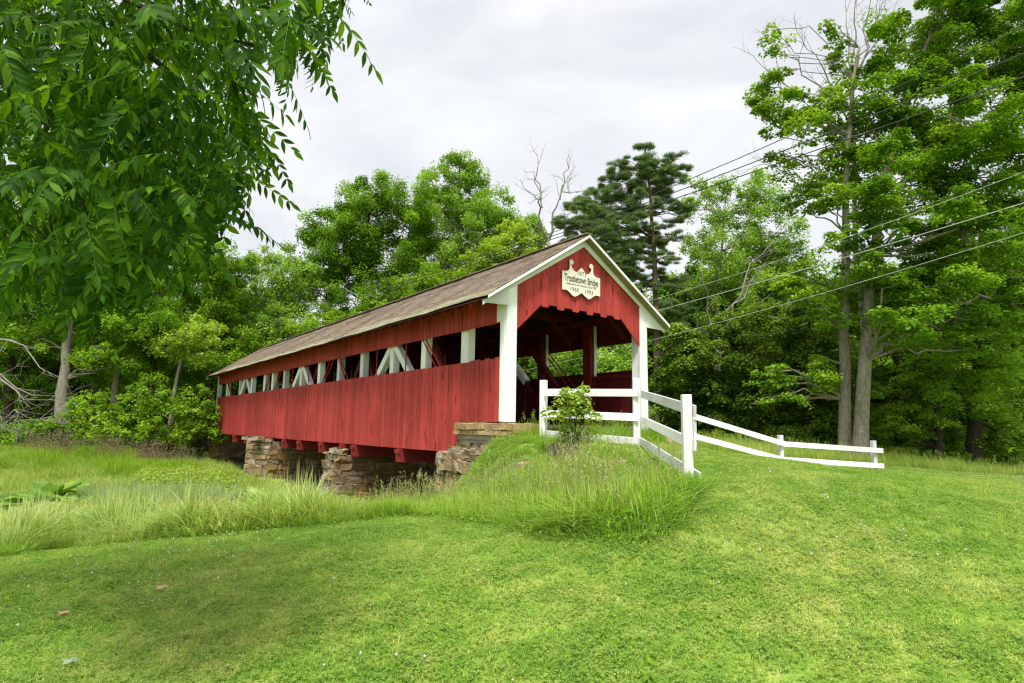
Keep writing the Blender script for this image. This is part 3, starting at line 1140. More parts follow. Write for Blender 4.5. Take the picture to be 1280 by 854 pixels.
def pier(label, l, th, nose, z0, z1, seed):
    p = empty('stone_pier', (BX, BY, 0), BTH)
    tag(p, label, 'pier', 'stone piers under the bridge')
    rs = random.Random(seed)
    core = MB()
    if nose > .75:
        core.prism([(0, 0)] * 0 or [(0, 0), (1, 0), (1, 1)], 0, .001) if False else None
        vs = [(-.15, l - th / 2 + .08, z0), (WID + .2, l - th / 2 + .08, z0), (WID + .2, l + th / 2 - .08, z0), (-.15, l + th / 2 - .08, z0), (-nose + .38, l, z0)]
        vs += [(x, y, z1 - .2) for x, y, z in vs]
        core._add(vs, [(4, 3, 2, 1, 0), (5, 6, 7, 8, 9), (0, 1, 6, 5), (1, 2, 7, 6), (2, 3, 8, 7), (3, 4, 9, 8), (4, 0, 5, 9)])
    else:
        core.box(-nose + .27, WID + .2, l - th / 2 + .06, l + th / 2 - .06, z0, z1 - .2)
    core.build('mortar_core', MORTAR, p)
    if nose > .75:
        stone_face(p, (-nose, l), (-.35, l - th / 2), z0, z1 - .05, ST_G, rs=rs, batter=.06)
        stone_face(p, (-.35, l + th / 2), (-nose, l), z0, z1 - .15, ST_G, rs=rs, batter=.06)
        stone_face(p, (-.35, l - th / 2), (WID + .2, l - th / 2), z0, z1 - .35, ST_P, rs=rs)
    else:
        stone_face(p, (-nose, l + th / 2), (-nose, l - th / 2), z0, z1 - .1, ST_G, rs=rs, batter=.08)
        stone_face(p, (-nose, l - th / 2), (WID + .2, l - th / 2), z0, z1 - .3, ST_P, rs=rs)
    # rough cap stones on the nose
    for k in range(5):
        o = link('cap_stone', rs.choice(ST_G), None, p, (-nose + .3 + rs.uniform(-.1, .25), l + (k - 2) * th * .17, z1 - .06))
        o.scale = (rs.uniform(.3, .5), rs.uniform(.25, .4), rs.uniform(.14, .22))
        o.rotation_euler = (rs.uniform(-.1, .1), rs.uniform(-.15, .15), rs.uniform(0, 3))
    return p


pier('rough tan stone pier nearest the grassy bank, its end lit', 9.6, 1.5, .55, -1.5, .76, 21)
pier('rough stone pier with pointed nose, farther from the fence', 18.6, 1.9, 1.15, -1.5, .98, 22)

# near abutment: yellow sandstone courses under the corner, lichened rubble below
ab = empty('stone_abutment', (BX, BY, 0), BTH)
tag(ab, 'yellow sandstone and grey rubble abutment under the near white corner post', 'abutment')
rs = random.Random(31)
MB().box(.0, WID, -.32, 2.1, -1.2, 1.40).build('mortar_core', MORTAR_L, ab)
MB().box(-.06, .5, -.40, 1.95, 1.30, 1.62).build('mortar_bed', MORTAR_L, ab)
stone_face(ab, (-.12, 1.98), (-.12, -.42), 1.40, 1.70, ST_Y, .3, .12, .17, .2, .42, rs=rs, jit=.02)
stone_face(ab, (-.12, -.42), (.62, -.42), 1.30, 1.70, ST_Y, .3, .12, .2, .25, .45, rs=rs, jit=.02)
stone_face(ab, (WID - .5, -.1), (WID + .25, -.1), 1.05, 1.47, ST_Y, .4, .18, .22, .4, .8, rs=rs, jit=.01)
stone_face(ab, (-.02, 2.1), (-.02, -.3), .4, 1.22, ST_G, .25, rs=rs)
stone_face(ab, (.0, 2.12), (WID, 2.12), -1.2, 1.3, ST_P, .25, rs=rs) if False else None
stone_face(ab, (WID, 2.12), (.0, 2.12), -1.2, 1.3, ST_P, .25, rs=rs)
# rubble wing in front of the abutment
MB().box(-.52, .05, .25, 1.75, -.8, .88).build('rubble_core', MORTAR, ab)
stone_face(ab, (-.66, 1.9), (-.66, .12), -.6, 1.0, ST_G, .3, .18, .30, .25, .45, rs=rs, jit=.07, batter=.04)
stone_face(ab, (-.62, .14), (.0, .14), -.2, .96, ST_G, .3, .18, .30, .25, .45, rs=rs, jit=.05)
stone_face(ab, (.1, 1.9), (-.66, 1.9), -.8, .96, ST_G, .3, .18, .28, .25, .45, rs=rs, jit=.05)
for k in range(7):
    o = link('cap_stone', rs.choice(ST_G), None, ab, (-.35 + rs.uniform(-.2, .15), .35 + k * .22, .97 + rs.uniform(-.05, .05)))
    o.scale = (rs.uniform(.3, .45), rs.uniform(.22, .32), rs.uniform(.14, .24))
    o.rotation_euler = (rs.uniform(-.1, .1), rs.uniform(-.1, .1), rs.uniform(0, 3))

# far abutment
ab2 = empty('stone_abutment', (BX, BY, 0), BTH)
tag(ab2, 'low stone abutment at the far end of the bridge by the woods', 'abutment')
MB().box(-.25, WID + .3, 30.2, 32.2, -1.2, 1.45).build('mortar_core', MORTAR, ab2)
rs = random.Random(41)
stone_face(ab2, (-.35, 30.15), (WID, 30.15), -1.0, .92, ST_P, rs=rs)
stone_face(ab2, (-.32, 32.2), (-.32, 30.15), -1.0, 1.48, ST_P, rs=rs)
MB().box(-2.6, -.3, 31.3, 31.9, -1.2, .95).build('wing_core', MORTAR, ab2)
stone_face(ab2, (-2.7, 31.25), (-.33, 31.25), -1.0, 1.0, ST_D, rs=rs, wmin=.3, wmax=.7)

# ------------------------------------------------------------------ fences
def fence_rail(parent, p, q, h=.15, t=.035, off=(0, 0)):
    p = Vector((p[0] + off[0], p[1] + off[1], p[2]))
    q = Vector((q[0] + off[0], q[1] + off[1], q[2]))
    c = (p + q) / 2
    d = q - p
    L = d.length
    b = MB().box(-L / 2, L / 2, -t / 2, t / 2, -h / 2, h / 2)
    o = b.build('rail', WHITE_F, parent, bevel=.004)
    yaw = math.atan2(d.y, d.x)
    pit = -math.atan2(d.z, math.hypot(d.x, d.y))
    o.rotation_euler = (0, pit, yaw)
    o.location = c - parent.location
    return o


def fence_post(parent, base, top, w=.13, yaw=0.0, lean=0.0):
    h = top - base[2]
    b = MB().box(-w / 2, w / 2, -w / 2, w / 2, 0, h)
    o = b.build('post', WHITE, parent, bevel=.006)
    o.location = Vector(base) - parent.location
    o.rotation_euler = (0, lean, yaw)
    return o


def pz(px, py, Y):
    return Vector(atY(px, py, Y))


c1 = pz(679, 560, 13.4)
c2 = pz(796, 562, 12.5)
ce = pz(860.5, 612, 8.36)
fn = empty('fence', (c1.x, c1.y, 1.3))
tag(fn, 'white three-rail fence section closing the bridge portal behind the sapling', 'fence', 'white board fences')
ya = math.atan2(c2.y - c1.y, c2.x - c1.x)
fence_post(fn, (c1.x, c1.y, 1.2), pz(679, 475.5, 13.4).z, .135, ya)
for y0, y1 in ((491, 491.5), (517.5, 522), (542.5, 552)):
    fence_rail(fn, pz(680, y0, 13.36), pz(797, y1, 12.46), .155, .035, (.0, -.085))
fw = empty('fence', (ce.x, ce.y, .8))
tag(fw, 'white three-rail fence section running downhill toward the lawn', 'fence', 'white board fences')
yb = math.atan2(ce.y - c2.y, ce.x - c2.x)
fence_post(fw, (c2.x, c2.y, 1.2), pz(797, 473, 12.5).z, .135, yb)
fence_post(fw, (ce.x, ce.y, .55), pz(859, 493.5, 8.36).z, .125, yb)
for (x0, y0), (x1, y1), h in (((798, 492.5), (862, 514), .155), ((796, 524), (862, 556.5), .155), ((795, 551), (868, 598), .155)):
    fence_rail(fw, pz(x0, y0, 12.5), pz(x1, y1, 8.22), h, .035, (.075, 0))
r1, r2, r3 = pz(868, 575, 17.0), pz(977, 585, 18.7), pz(1094, 592, 20.0)
fr = empty('fence', (r2.x, r2.y, .6))
tag(fr, 'long low white two-rail fence on the lawn before the twin trunks', 'fence', 'white board fences')
fence_post(fr, (r1.x, r1.y, r1.z), pz(868, 510, 17.0).z, .12, .5)
fence_post(fr, (r2.x, r2.y, r2.z), pz(977, 544, 18.7).z, .13, .3)
fence_post(fr, (r3.x, r3.y, r3.z), pz(1093.5, 551, 20.0).z, .13, .3)
for P, Q in (((866, 521, 17.0), (978, 555, 18.7)), ((866, 545.5, 17.0), (978, 575, 18.7)), ((970, 554.5, 18.7), (1101, 563.5, 20.05)), ((970, 574, 18.7), (1102, 582.5, 20.05))):
    fence_rail(fr, pz(*P), pz(*Q), .155, .035, (.02, -.085))


# ------------------------------------------------------------------ wires and poles
W0, W1 = np.array([17.0, 14.0]), np.array([-27.0, 60.0])          # plan line of the power line


def on_line(px, py):
    d = ray(px, py)
    e = W1 - W0
    A = np.array([[d[0], -e[0]], [d[1], -e[1]]])
    t, s = np.linalg.solve(A, W0)
    return s, EYE + d[2] * t


def wire(name, pts, r, mat, label, s1=1.0, off=0.0, s0=-.13):
    S = np.array([on_line(*p) for p in pts])
    k = np.polyfit(S[:, 0], S[:, 1], min(2, len(pts) - 1))
    e = (W1 - W0)
    nrm = np.array([e[1], -e[0]]) / np.linalg.norm(e) * off
    P = []
    for s in np.linspace(s0, s1, 40):
        xy = W0 + e * s + nrm
        P.append((xy[0], xy[1], np.polyval(k, s)))
    o = MB().tube(P, [r] * 40, 5).build(name, mat, None, True)
    tag(o, label, 'cable', 'overhead cables')
    return P


wp = []
wp.append(wire('overhead_cable', [(1280, 32), (900, 212), (735, 272), (480, 352)], .018, WIRE_M, 'topmost dark overhead cable crossing the tall maple'))
wp.append(wire('overhead_cable', [(1280, 67), (1000, 180), (735, 280), (480, 358)], .020, WIRE_M, 'second dark overhead cable from the top, crossing the tall maple'))
wp.append(wire('overhead_cable', [(1280, 98), (1000, 192), (735, 286), (480, 363)], .020, WIRE_M, 'third dark overhead cable from the top, crossing the tall maple'))
wp.append(wire('overhead_cable', [(1280, 215), (1000, 317), (830, 371)], .009, WIRE_L, 'pale overhead cable just above the thickest low cable'))
wp.append(wire('overhead_cable', [(1280, 254), (1000, 338), (840, 384), (700, 420)], .014, WIRE_L, 'thickest pale low overhead cable sagging behind the gable'))
wp.append(wire('overhead_cable', [(1280, 291), (1000, 375), (835, 420), (740, 444)], .009, WIRE_L, 'lowest pale overhead cable seen also through the portal'))


def pole(xy, h, label):
    t = empty('utility_pole', (xy[0], xy[1], gz(xy[0], xy[1])))
    tag(t, label, 'pole', 'utility poles')
    MB().tube([(0, 0, -.3), (0, 0, h * .5), (0, 0, h)], [.17, .15, .12], 12).build('pole_shaft', POLE_M, t, True)
    MB().bar((-.9, -.8, h - .4), (.9, .8, h - .4), .12, .14).build('cross_arm', POLE_M, t)


_e = W1 - W0
pole(W0 - _e * .13, 16.2, 'timber utility pole carrying the cables, beyond the right edge')
pole(W1, 15.5, 'timber utility pole carrying the cables among the far trees')

# ------------------------------------------------------------------ trees
LEAF_TOTAL = 0
COVER = 1.06


def leaf_quads(C, Nn, D, s, asp, fold=.12):
    """C centres (n,3), Nn normals, D directions, s sizes -> verts, faces"""
    Nn = Nn / (np.linalg.norm(Nn, axis=1, keepdims=True) + 1e-9)
    D = D - Nn * (D * Nn).sum(1, keepdims=True)
    D /= (np.linalg.norm(D, axis=1, keepdims=True) + 1e-9)
    S = np.cross(Nn, D)
    s = s[:, None]
    v0 = C - D * s * .5
    v1 = C - D * s * .05 + S * s * asp * .5 - Nn * s * fold
    v2 = C + D * s * .5 - Nn * s * fold * .8
    v3 = C - D * s * .05 - S * s * asp * .5 - Nn * s * fold
    V = np.stack([v0, v1, v2, v3], 1).reshape(-1, 3)
    n = len(C)
    F = np.arange(n * 4).reshape(n, 4)
    return V, F


def leaf_tris(C, Nn, D, s, asp):
    """the same for distant crowns, one triangle per leaf"""
    Nn = Nn / (np.linalg.norm(Nn, axis=1, keepdims=True) + 1e-9)
    D = D - Nn * (D * Nn).sum(1, keepdims=True)
    D /= (np.linalg.norm(D, axis=1, keepdims=True) + 1e-9)
    S = np.cross(Nn, D)
    s = s[:, None]
    V = np.stack([C - D * s * .35 + S * s * asp * .5, C + D * s * .65, C - D * s * .35 - S * s * asp * .5], 1).reshape(-1, 3)
    return V, np.arange(len(C) * 3).reshape(-1, 3)


def sample_ellipsoid(n, c, r, rng, shell=.55):
    d = rng.normal(size=(n, 3))
    d /= np.linalg.norm(d, axis=1, keepdims=True)
    rad = shell + (1 - shell) * rng.random(n) ** .6
    rad[rng.random(n) < .25] *= .6
    return c + d * rad[:, None] * r, d


def clump_leaves(cc, rc, n, s, asp, rng, flat=.27, droop=.32, up=.9):
    """leaves of one spray: flat layered disk with leaves facing up and outward"""
    a = rng.random(n) * 2 * PI
    rr = np.sqrt(rng.random(n)) * rc
    off = np.stack([np.cos(a) * rr, np.sin(a) * rr, rng.normal(size=n) * rc * flat * .6 - droop * rr * rr / max(rc, .01)], 1)
    C_ = cc + off
    out = np.stack([np.cos(a), np.sin(a), np.zeros(n)], 1)
    Nn = out * .45 + np.array([0, 0, up * 1.15]) + rng.normal(size=(n, 3)) * .40
    D = out + rng.normal(size=(n, 3)) * .6 + np.array([0, 0, -.25])
    return C_, Nn, D


def needle_clump(cc, rc, n, s, rng):
    a = rng.normal(size=(n, 3))
    a /= np.linalg.norm(a, axis=1, keepdims=True)
    a[:, 2] = np.abs(a[:, 2]) * .75 - .12
    off = a * (rng.random(n)[:, None] ** .6) * rc * np.array([1, 1, .85])
    D = a + rng.normal(size=(n, 3)) * .35 + np.array([0, 0, .35])
    Nn = rng.normal(size=(n, 3)) + np.array([0, 0, .6])
    return cc + off, Nn, D


def limb(mb, p, q, r0, r1, rng, wob=.06, n=6, sag=0.0, sides=6):
    p, q = np.asarray(p, float), np.asarray(q, float)
    L = np.linalg.norm(q - p)
    t = np.linspace(0, 1, n)
    P = p + (q - p) * t[:, None]
    w = rng.normal(size=(n, 3)) * wob * L * np.sin(PI * t)[:, None]
    P = P + w
    P[:, 2] += sag * L * np.sin(PI * t)
    R = r0 + (r1 - r0) * t
    mb.tube(P, R, sides)
    return P


def tree(name, label, base, trunk, Y, ell, mat, bark, leaf=.17, asp=.72, cov=3.0, r0=.25, species='broad', group=None, depth=1.0,
         clump=.62, seed=1, cat='tree', limbs=True, dens_dark=0, zpad=.35, tiltsplit=0):
    """base: (px,py) of the foot; trunk: list of (px,py) up the stem; ell: crown lobes (px,py,rx,ry[,dY]) measured in the photograph, at distance Y"""
    global LEAF_TOTAL
    rng = np.random.default_rng(seed)
    b = atY(base[0], base[1], Y)
    b[2] = gz(b[0], b[1])
    t = empty(name, b)
    tag(t, label, cat, group)
    k = Y / FPX
    # trunk
    tp = [np.array([0, 0, -zpad])] + [atY(x, y, Y) - b for x, y in trunk]
    if len(tp) == 2:
        tp.insert(1, (tp[0] + tp[1]) / 2)
    TP = np.array(tp)
    # smooth resample
    seg = np.concatenate([[0], np.cumsum(np.linalg.norm(np.diff(TP, axis=0), axis=1))])
    u = np.linspace(0, seg[-1], 14)
    P = np.stack([np.interp(u, seg, TP[:, i]) for i in range(3)], 1)
    P[1:-1] += rng.normal(size=(12, 3)) * .09 * r0
    R = r0 * (1 - .78 * (u / u[-1]) ** .9)
    R[0] *= 1.15
    mb = MB()
    mb.tube(P, R, 10)
    lm = mb
    CC, NN, DD, SS = [], [], [], []
    top = P[-1]
    ell = list(ell)
    for e in list(ell):
        for q in range(3):
            an = rng.uniform(0, 2 * PI)
            ell.append((e[0] + math.cos(an) * e[2] * .95, e[1] + math.sin(an) * e[3] * .95, e[2] * rng.uniform(.3, .55), e[3] * rng.uniform(.35, .6)) + ((e[4] + rng.uniform(-1, 1),) if len(e) > 4 else ()))
    for e in ell:
        px, py, rx, ry = e[:4]
        dY = e[4] if len(e) > 4 else rng.uniform(-1, 1) * rx * k * .7 * depth
        c = atY(px, py, Y + dY) - b
        kk = (Y + dY) / FPX
        rad = np.array([rx * kk, rx * kk * depth, ry * kk])
        # limb from the stem to the lobe
        if limbs:
            h = np.clip(c[2] - .22 * np.linalg.norm(c[:2] - top[:2]) - .1 * rad[2], .15 * top[2], top[2] * .97)
            j = np.argmin(np.abs(P[:, 2] - h))
            LP = limb(lm, P[j], c, max(.022, R[j] * .30), .015, rng, .05, 7, .06)
        else:
            LP = P
        area = PI * rad[0] * rad[2]
        la = leaf * leaf * asp * .5
        ntot = int(COVER * cov * area / la * (1.7 if Y > 28.5 else 1.35))
        rc = clump * (1 if species != 'needle' else .8) * min(1.0, max(.5, rad[2] / .9))
        nc = max(3, int(1.5 * (rad[0] * rad[2]) / (rc * rc) * 1.7))
        cc, _ = sample_ellipsoid(nc, c, rad, rng)
        for q in cc:
            if limbs and rng.random() < .4:
                m = np.argmin(np.linalg.norm(LP - q, axis=1))
                limb(lm, LP[max(0, m - 1)], q, .022, .006, rng, .06, 4, .03, 4)
            n = max(6, int(ntot / nc * rng.uniform(.5, 1.5)))
            rcq = rc * rng.uniform(.65, 1.3)
            if species == 'needle':
                C_, N_, D_ = needle_clump(q, rcq, n, leaf, rng)
            elif species == 'hemlock':
                C_, N_, D_ = clump_leaves(q, rcq * 1.15, n, leaf, asp, rng, .22, .75, 1.0)
            else:
                C_, N_, D_ = clump_leaves(q, rcq, n, leaf, asp, rng) if Y < 28.5 else clump_leaves(q, rcq, n, leaf, asp, rng, .62, .15, .6)
            CC.append(C_)
            NN.append(N_)
            DD.append(D_)
            SS.append(rng.uniform(.6, 1.25, n) * leaf)
            # per-spray tint
            if species == 'broad' or True:
                SS[-1] = np.stack([SS[-1], np.clip(rng.normal(.5, .12, n) + rng.normal(0, .13), 0, 1)], 1)
    lm.build('trunk', bark, t, True)
    CC, NN, DD, SS = map(np.concatenate, (CC, NN, DD, SS))
    if Y > 28.5:
        V, F = leaf_tris(CC, NN, DD, SS[:, 0], asp)
    else:
        V, F = leaf_quads(CC, NN, DD, SS[:, 0], asp, .03 if species == 'needle' else .12)
    LEAF_TOTAL += len(F) * (F.shape[1] - 2)
    me = np_mesh('crown', V, F, np.repeat(SS[:, 1], F.shape[1]))
    link('crown', me, mat, t)
    return t


def bare_branch(mb, p, d, L, r, depth, rng, up=.25, spread=.7):
    p, d = np.asarray(p, float), np.asarray(d, float)
    n = 5
    P = [p]
    for i in range(n):
        d = d + rng.normal(size=3) * .16 + np.array([0, 0, up * .15])
        d /= np.linalg.norm(d)
        P.append(P[-1] + d * L / n)
    R = np.linspace(r, r * .45, n + 1)
    mb.tube(P, R, 5 if r < .05 else 7)
    if depth <= 0:
        return
    for k in range(rng.integers(2, 5)):
        i = rng.integers(2, n + 1)
        nd_ = d + rng.normal(size=3) * spread
        nd_[2] += up
        nd_ /= np.linalg.norm(nd_)
        bare_branch(mb, P[i], nd_, L * rng.uniform(.45, .75), max(R[i] * .65, .006), depth - 1, rng, up, spread)


G_R, G_M, G_L = 'trees right of the bridge', 'trees behind the bridge', 'trees of the left woods'

# ---- right: twin trunks
tree('maple_tree', 'tall maple with straight grey trunk, left one of the twin trunks', (1056, 580), [(1056, 470), (1057, 330), (1059, 200), (1066, 100), (1074, 60)], 25.0,
     [(972, 52, 18, 16), (1036, 36, 14, 10), (965, 112, 30, 24), (990, 125, 30, 22), (955, 130, 16, 20), (1000, 160, 40, 18), (1020, 205, 48, 26), (1040, 245, 44, 22), (1062, 95, 30, 34), (1085, 165, 40, 36),
      (1046, 132, 18, 14), (985, 150, 20, 14), (1010, 250, 34, 14), (1045, 60, 14, 12), (1030, 355, 46, 26), (1000, 345, 22, 16), (1075, 215, 36, 26), (1000, 470, 46, 22), (975, 492, 26, 14), (1040, 395, 34, 16)],
     LF_MAPLE, BARK, .15, cov=2.5, r0=.27, seed=11, group=G_R, clump=.6)
tree('maple_tree', 'massive dense maple with leaning grey trunk, right one of the twin trunks', (1074, 580), [(1079, 480), (1086, 390), (1096, 290), (1110, 200), (1140, 110), (1160, 50)], 24.3,
     [(1150, 55, 62, 50), (1225, 50, 62, 55), (1110, 110, 46, 44), (1195, 140, 80, 52), (1255, 130, 50, 60), (1145, 190, 62, 46), (1230, 215, 62, 52), (1160, 260, 64, 40), (1225, 295, 72, 44), (1130, 315, 66, 34), (1098, 335, 40, 22, -2.0), (1108, 255, 44, 30, -2.2), (1118, 200, 40, 30, -2.0), (1075, 300, 36, 16, -1.6), (1145, 395, 40, 22, -2.0), (1065, 260, 30, 18, -1.2),
      (1190, 360, 74, 40), (1255, 380, 50, 46), (1120, 370, 44, 28), (1165, 420, 62, 26), (1280, 60, 50, 60), (1290, 220, 50, 80), (1240, 8, 80, 34), (1170, 5, 60, 26)],
     LF_DARK, BARK, .155, cov=3.2, r0=.31, seed=12, group=G_R, clump=.62)
tree('understory_maple', 'slim light green understory maple with thin trunk at the right wood edge', (1173, 584), [(1172, 520), (1170, 440), (1175, 380)], 28.0,
     [(1180, 470, 56, 24), (1140, 490, 48, 24), (1215, 450, 46, 24), (1130, 530, 40, 22), (1195, 510, 50, 22), (1160, 440, 40, 18)], LF_MAPLE, BARK_D, .15, cov=2.4, r0=.20, seed=13, group=G_R)
tree('hemlock_tree', 'dark hemlock with thick dark trunk at the right edge of the woods', (1217, 585), [(1219, 520), (1224, 440), (1230, 330)], 29.0,
     [(1245, 420, 52, 30), (1262, 470, 44, 28), (1205, 480, 30, 22), (1250, 520, 48, 26), (1270, 555, 40, 18), (1235, 385, 40, 26)], LF_LIGHT, BARK_D, .15, cov=2.3, r0=.36, seed=14, species='hemlock', group=G_R)
tree('hemlock_tree', 'dim hemlock filling the gap behind the twin trunks', (1120, 570), [(1120, 470), (1122, 340)], 34.0,
     [(1110, 440, 50, 40), (1090, 500, 50, 40), (1140, 540, 60, 26), (1150, 470, 50, 40), (1080, 540, 40, 26), (1110, 370, 40, 40)], LF_HEM, BARK_D, .17, cov=2.6, r0=.25, seed=15, species='hemlock', group=G_R)
tree('broadleaf_tree', 'shaded broadleaf tree behind the right wood edge', (1240, 575), [(1240, 470), (1242, 300)], 37.0,
     [(1220, 330, 70, 60), (1280, 350, 60, 80), (1230, 440, 80, 60), (1290, 470, 60, 60), (1200, 540, 80, 30), (1280, 550, 60, 30)], LF_DARK, BARK_D, .19, cov=2.6, r0=.3, seed=16, group=G_R)

# ---- middle: hemlocks, white pine, open-crowned tree
tree('hemlock_tree', 'bushy hemlock just right of the portal corner post', (868, 560), [(868, 480), (872, 400)], 33.0,
     [(868, 420, 36, 24), (850, 460, 34, 26), (890, 465, 40, 28), (855, 510, 40, 28), (900, 515, 42, 30), (870, 545, 50, 20), (880, 440, 40, 22)], LF_HEM, BARK_D, .15, cov=3.0, r0=.2, seed=21, species='hemlock', group=G_M)
tree('hemlock_tree', 'wide hemlock with light tipped sprays above the long fence', (945, 565), [(945, 470), (948, 370)], 32.0,
     [(945, 400, 40, 26), (925, 440, 44, 28), (970, 445, 46, 30), (935, 485, 50, 30), (985, 495, 48, 32), (925, 530, 50, 30), (975, 545, 56, 24), (960, 420, 44, 24)], LF_HEM, BARK_D, .15, cov=3.0, r0=.2, seed=22, species='hemlock', group=G_M)
tree('hemlock_tree', 'shady hemlock left of the twin trunks', (1015, 568), [(1015, 480), (1018, 380)], 31.0,
     [(1015, 415, 34, 26), (1000, 455, 40, 28), (1035, 460, 36, 28), (1010, 500, 46, 30), (1040, 530, 40, 32), (1000, 545, 50, 24), (1020, 440, 36, 24)], LF_HEM, BARK_D, .15, cov=2.9, r0=.2, seed=23, species='hemlock', group=G_M)
tree('white_pine', 'tall white pine with layered dark needles behind the gable', (822, 555), [(822, 480), (820, 380), (816, 280), (808, 200), (806, 186)], 36.0,
     [(806, 196, 17, 15), (790, 210, 26, 12), (828, 208, 28, 13), (768, 216, 17, 9), (846, 218, 19, 10), (800, 226, 28, 13), (775, 236, 28, 13), (832, 240, 28, 15), (852, 256, 15, 10), (800, 252, 28, 13), (762, 258, 37, 17),
      (738, 268, 24, 13), (800, 276, 24, 12), (842, 276, 15, 9), (775, 284, 35, 17), (744, 292, 33, 17), (812, 296, 24, 12), (770, 308, 33, 17), (835, 300, 15, 9), (788, 326, 28, 13), (765, 336, 30, 13), (828, 322, 17, 10),
      (800, 350, 28, 13), (838, 352, 19, 10), (780, 366, 33, 13), (846, 382, 22, 12), (800, 392, 33, 13), (850, 410, 24, 13)],
     LF_PINE, PINEB, .25, .085, cov=3.5, r0=.28, seed=24, species='needle', group=G_M, clump=.72, depth=1.0)
tree('white_pine', 'second white pine, lower and darker, left of the tall pine', (738, 500), [(738, 400), (736, 262)], 43.0,
     [(736, 250, 13, 13), (724, 262, 19, 13), (748, 270, 22, 15), (716, 280, 22, 13), (740, 288, 26, 15), (760, 300, 28, 15), (722, 304, 26, 13), (750, 322, 33, 17), (726, 336, 30, 15), (760, 352, 35, 17), (735, 370, 35, 17), (770, 388, 33, 17)],
     LF_PINE, PINEB, .25, .11, cov=4.4, r0=.24, seed=25, species='needle', group=G_M, clump=.8)
tree('open_crowned_tree', 'airy light green tree with bare grey limbs showing, right of the pine', (900, 560), [(898, 470), (896, 400), (900, 330), (905, 270)], 40.0,
     [(905, 236, 30, 14), (945, 232, 34, 14), (880, 262, 22, 16), (922, 266, 36, 18), (962, 262, 34, 18), (990, 288, 26, 18), (880, 300, 24, 20), (915, 306, 34, 22), (955, 306, 36, 22), (985, 322, 26, 18), (890, 345, 34, 20), (935, 350, 40, 22), (975, 362, 34, 22),
      (872, 225, 14, 8), (912, 388, 40, 20)], LF_LIGHT, BARK, .155, cov=1.75, r0=.24, seed=26, group=G_M, clump=.6)
dt = empty('dead_limb_tree', fromB(0, 0) * 0 + np.array([*atY(905, 560, 37)[:2], gz(*atY(905, 560, 37)[:2])]))
tag(dt, 'leaning half-dead tree with bare pale limbs sticking out right of the pine', 'tree', G_M)
_mb = MB()
_r = np.random.default_rng(5)
_b = np.array(dt.location)
limb(_mb, (0, 0, -.2), atY(895, 430, 37) - _b, .16, .13, _r, .02, 8)
for s, e in (((895, 430), (968, 300)), ((895, 430), (955, 330)), ((895.8, 440), (1010, 385)), ((896.5, 450), (1000, 430)), ((895, 430), (876, 330)), ((896.2, 445), (1030, 400)), ((896.9, 455), (985, 455))):
    LP = limb(_mb, atY(*s, 37) - _b, atY(*e, 36.0) - _b, .085, .02, _r, .05, 8, .04)
    for q in range(4):
        i = _r.integers(3, 8)
        bare_branch(_mb, LP[i], (LP[-1] - LP[0]) / np.linalg.norm(LP[-1] - LP[0]) + _r.normal(size=3) * .5, 1.3, .02, 1, _r, .1)
_mb.build('limbs', DEADW, dt, True)

# ---- behind the bridge
tree('broadleaf_tree', 'sunlit green bush-like tree seen through the portal opening', (760, 545), [(760, 480), (762, 430)], 33.0,
     [(740, 440, 34, 20), (775, 445, 30, 22), (755, 470, 40, 22), (790, 478, 28, 20), (720, 470, 30, 20), (700, 450, 26, 18), (770, 505, 50, 18), (690, 480, 26, 20)], LF_LIGHT, BARK_D, .16, cov=2.8, r0=.16, seed=31, group=G_M)
tree('yellow_green_tree', 'small yellow-green tree whose rounded top shows above the roof ridge', (640, 520), [(642, 420), (640, 310)], 50.0,
     [(636, 300, 30, 16), (615, 322, 28, 18), (655, 318, 30, 18), (600, 345, 30, 18), (640, 345, 36, 20), (672, 340, 22, 16), (620, 370, 40, 20)], LF_YEL, BARK_D, .23, cov=3.0, r0=.2, seed=32, group=G_M, clump=.7)
tree('broadleaf_tree', 'tall pale green pointed tree behind the middle of the roof', (575, 520), [(572, 420), (572, 300), (574, 210)], 54.0,
     [(574, 204, 20, 14), (556, 226, 30, 18), (592, 226, 26, 18), (540, 256, 36, 22), (580, 256, 36, 24), (612, 258, 28, 22), (630, 276, 28, 18), (560, 290, 46, 26), (605, 292, 40, 24), (650, 290, 30, 18), (540, 325, 46, 26), (590, 330, 46, 26), (630, 320, 34, 24),
      (570, 362, 60, 26), (662, 305, 26, 16)], LF_LIGHT, BARK, .19, cov=2.6, r0=.3, seed=33, group=G_M, clump=.8)
tree('broadleaf_tree', 'rounded dark green maple behind the far half of the roof', (450, 520), [(452, 420), (455, 320), (465, 240)], 51.0,
     [(478, 236, 30, 15), (505, 248, 26, 18), (448, 252, 30, 18), (425, 274, 34, 20), (470, 272, 40, 22), (510, 282, 34, 26), (400, 296, 24, 16), (440, 305, 44, 24), (490, 315, 44, 26), (412, 330, 40, 24), (460, 345, 46, 24), (510, 345, 40, 26), (402, 362, 36, 20), (440, 375, 44, 20)],
     LF_DARK, BARK_D, .19, cov=3.0, r0=.35, seed=34, group=G_M, clump=.8)
tree('broadleaf_tree', 'loose light green tree over the far end of the roof', (345, 530), [(346, 450), (348, 380), (352, 330)], 48.0,
     [(355, 322, 26, 14), (335, 336, 30, 16), (375, 345, 26, 18), (320, 362, 30, 18), (355, 370, 36, 20), (388, 380, 26, 18), (310, 395, 34, 20), (350, 402, 38, 18), (300, 425, 36, 18), (335, 428, 36, 16)],
     LF_LIGHT, BARK, .175, cov=2.3, r0=.24, seed=35, group=G_M, clump=.7)
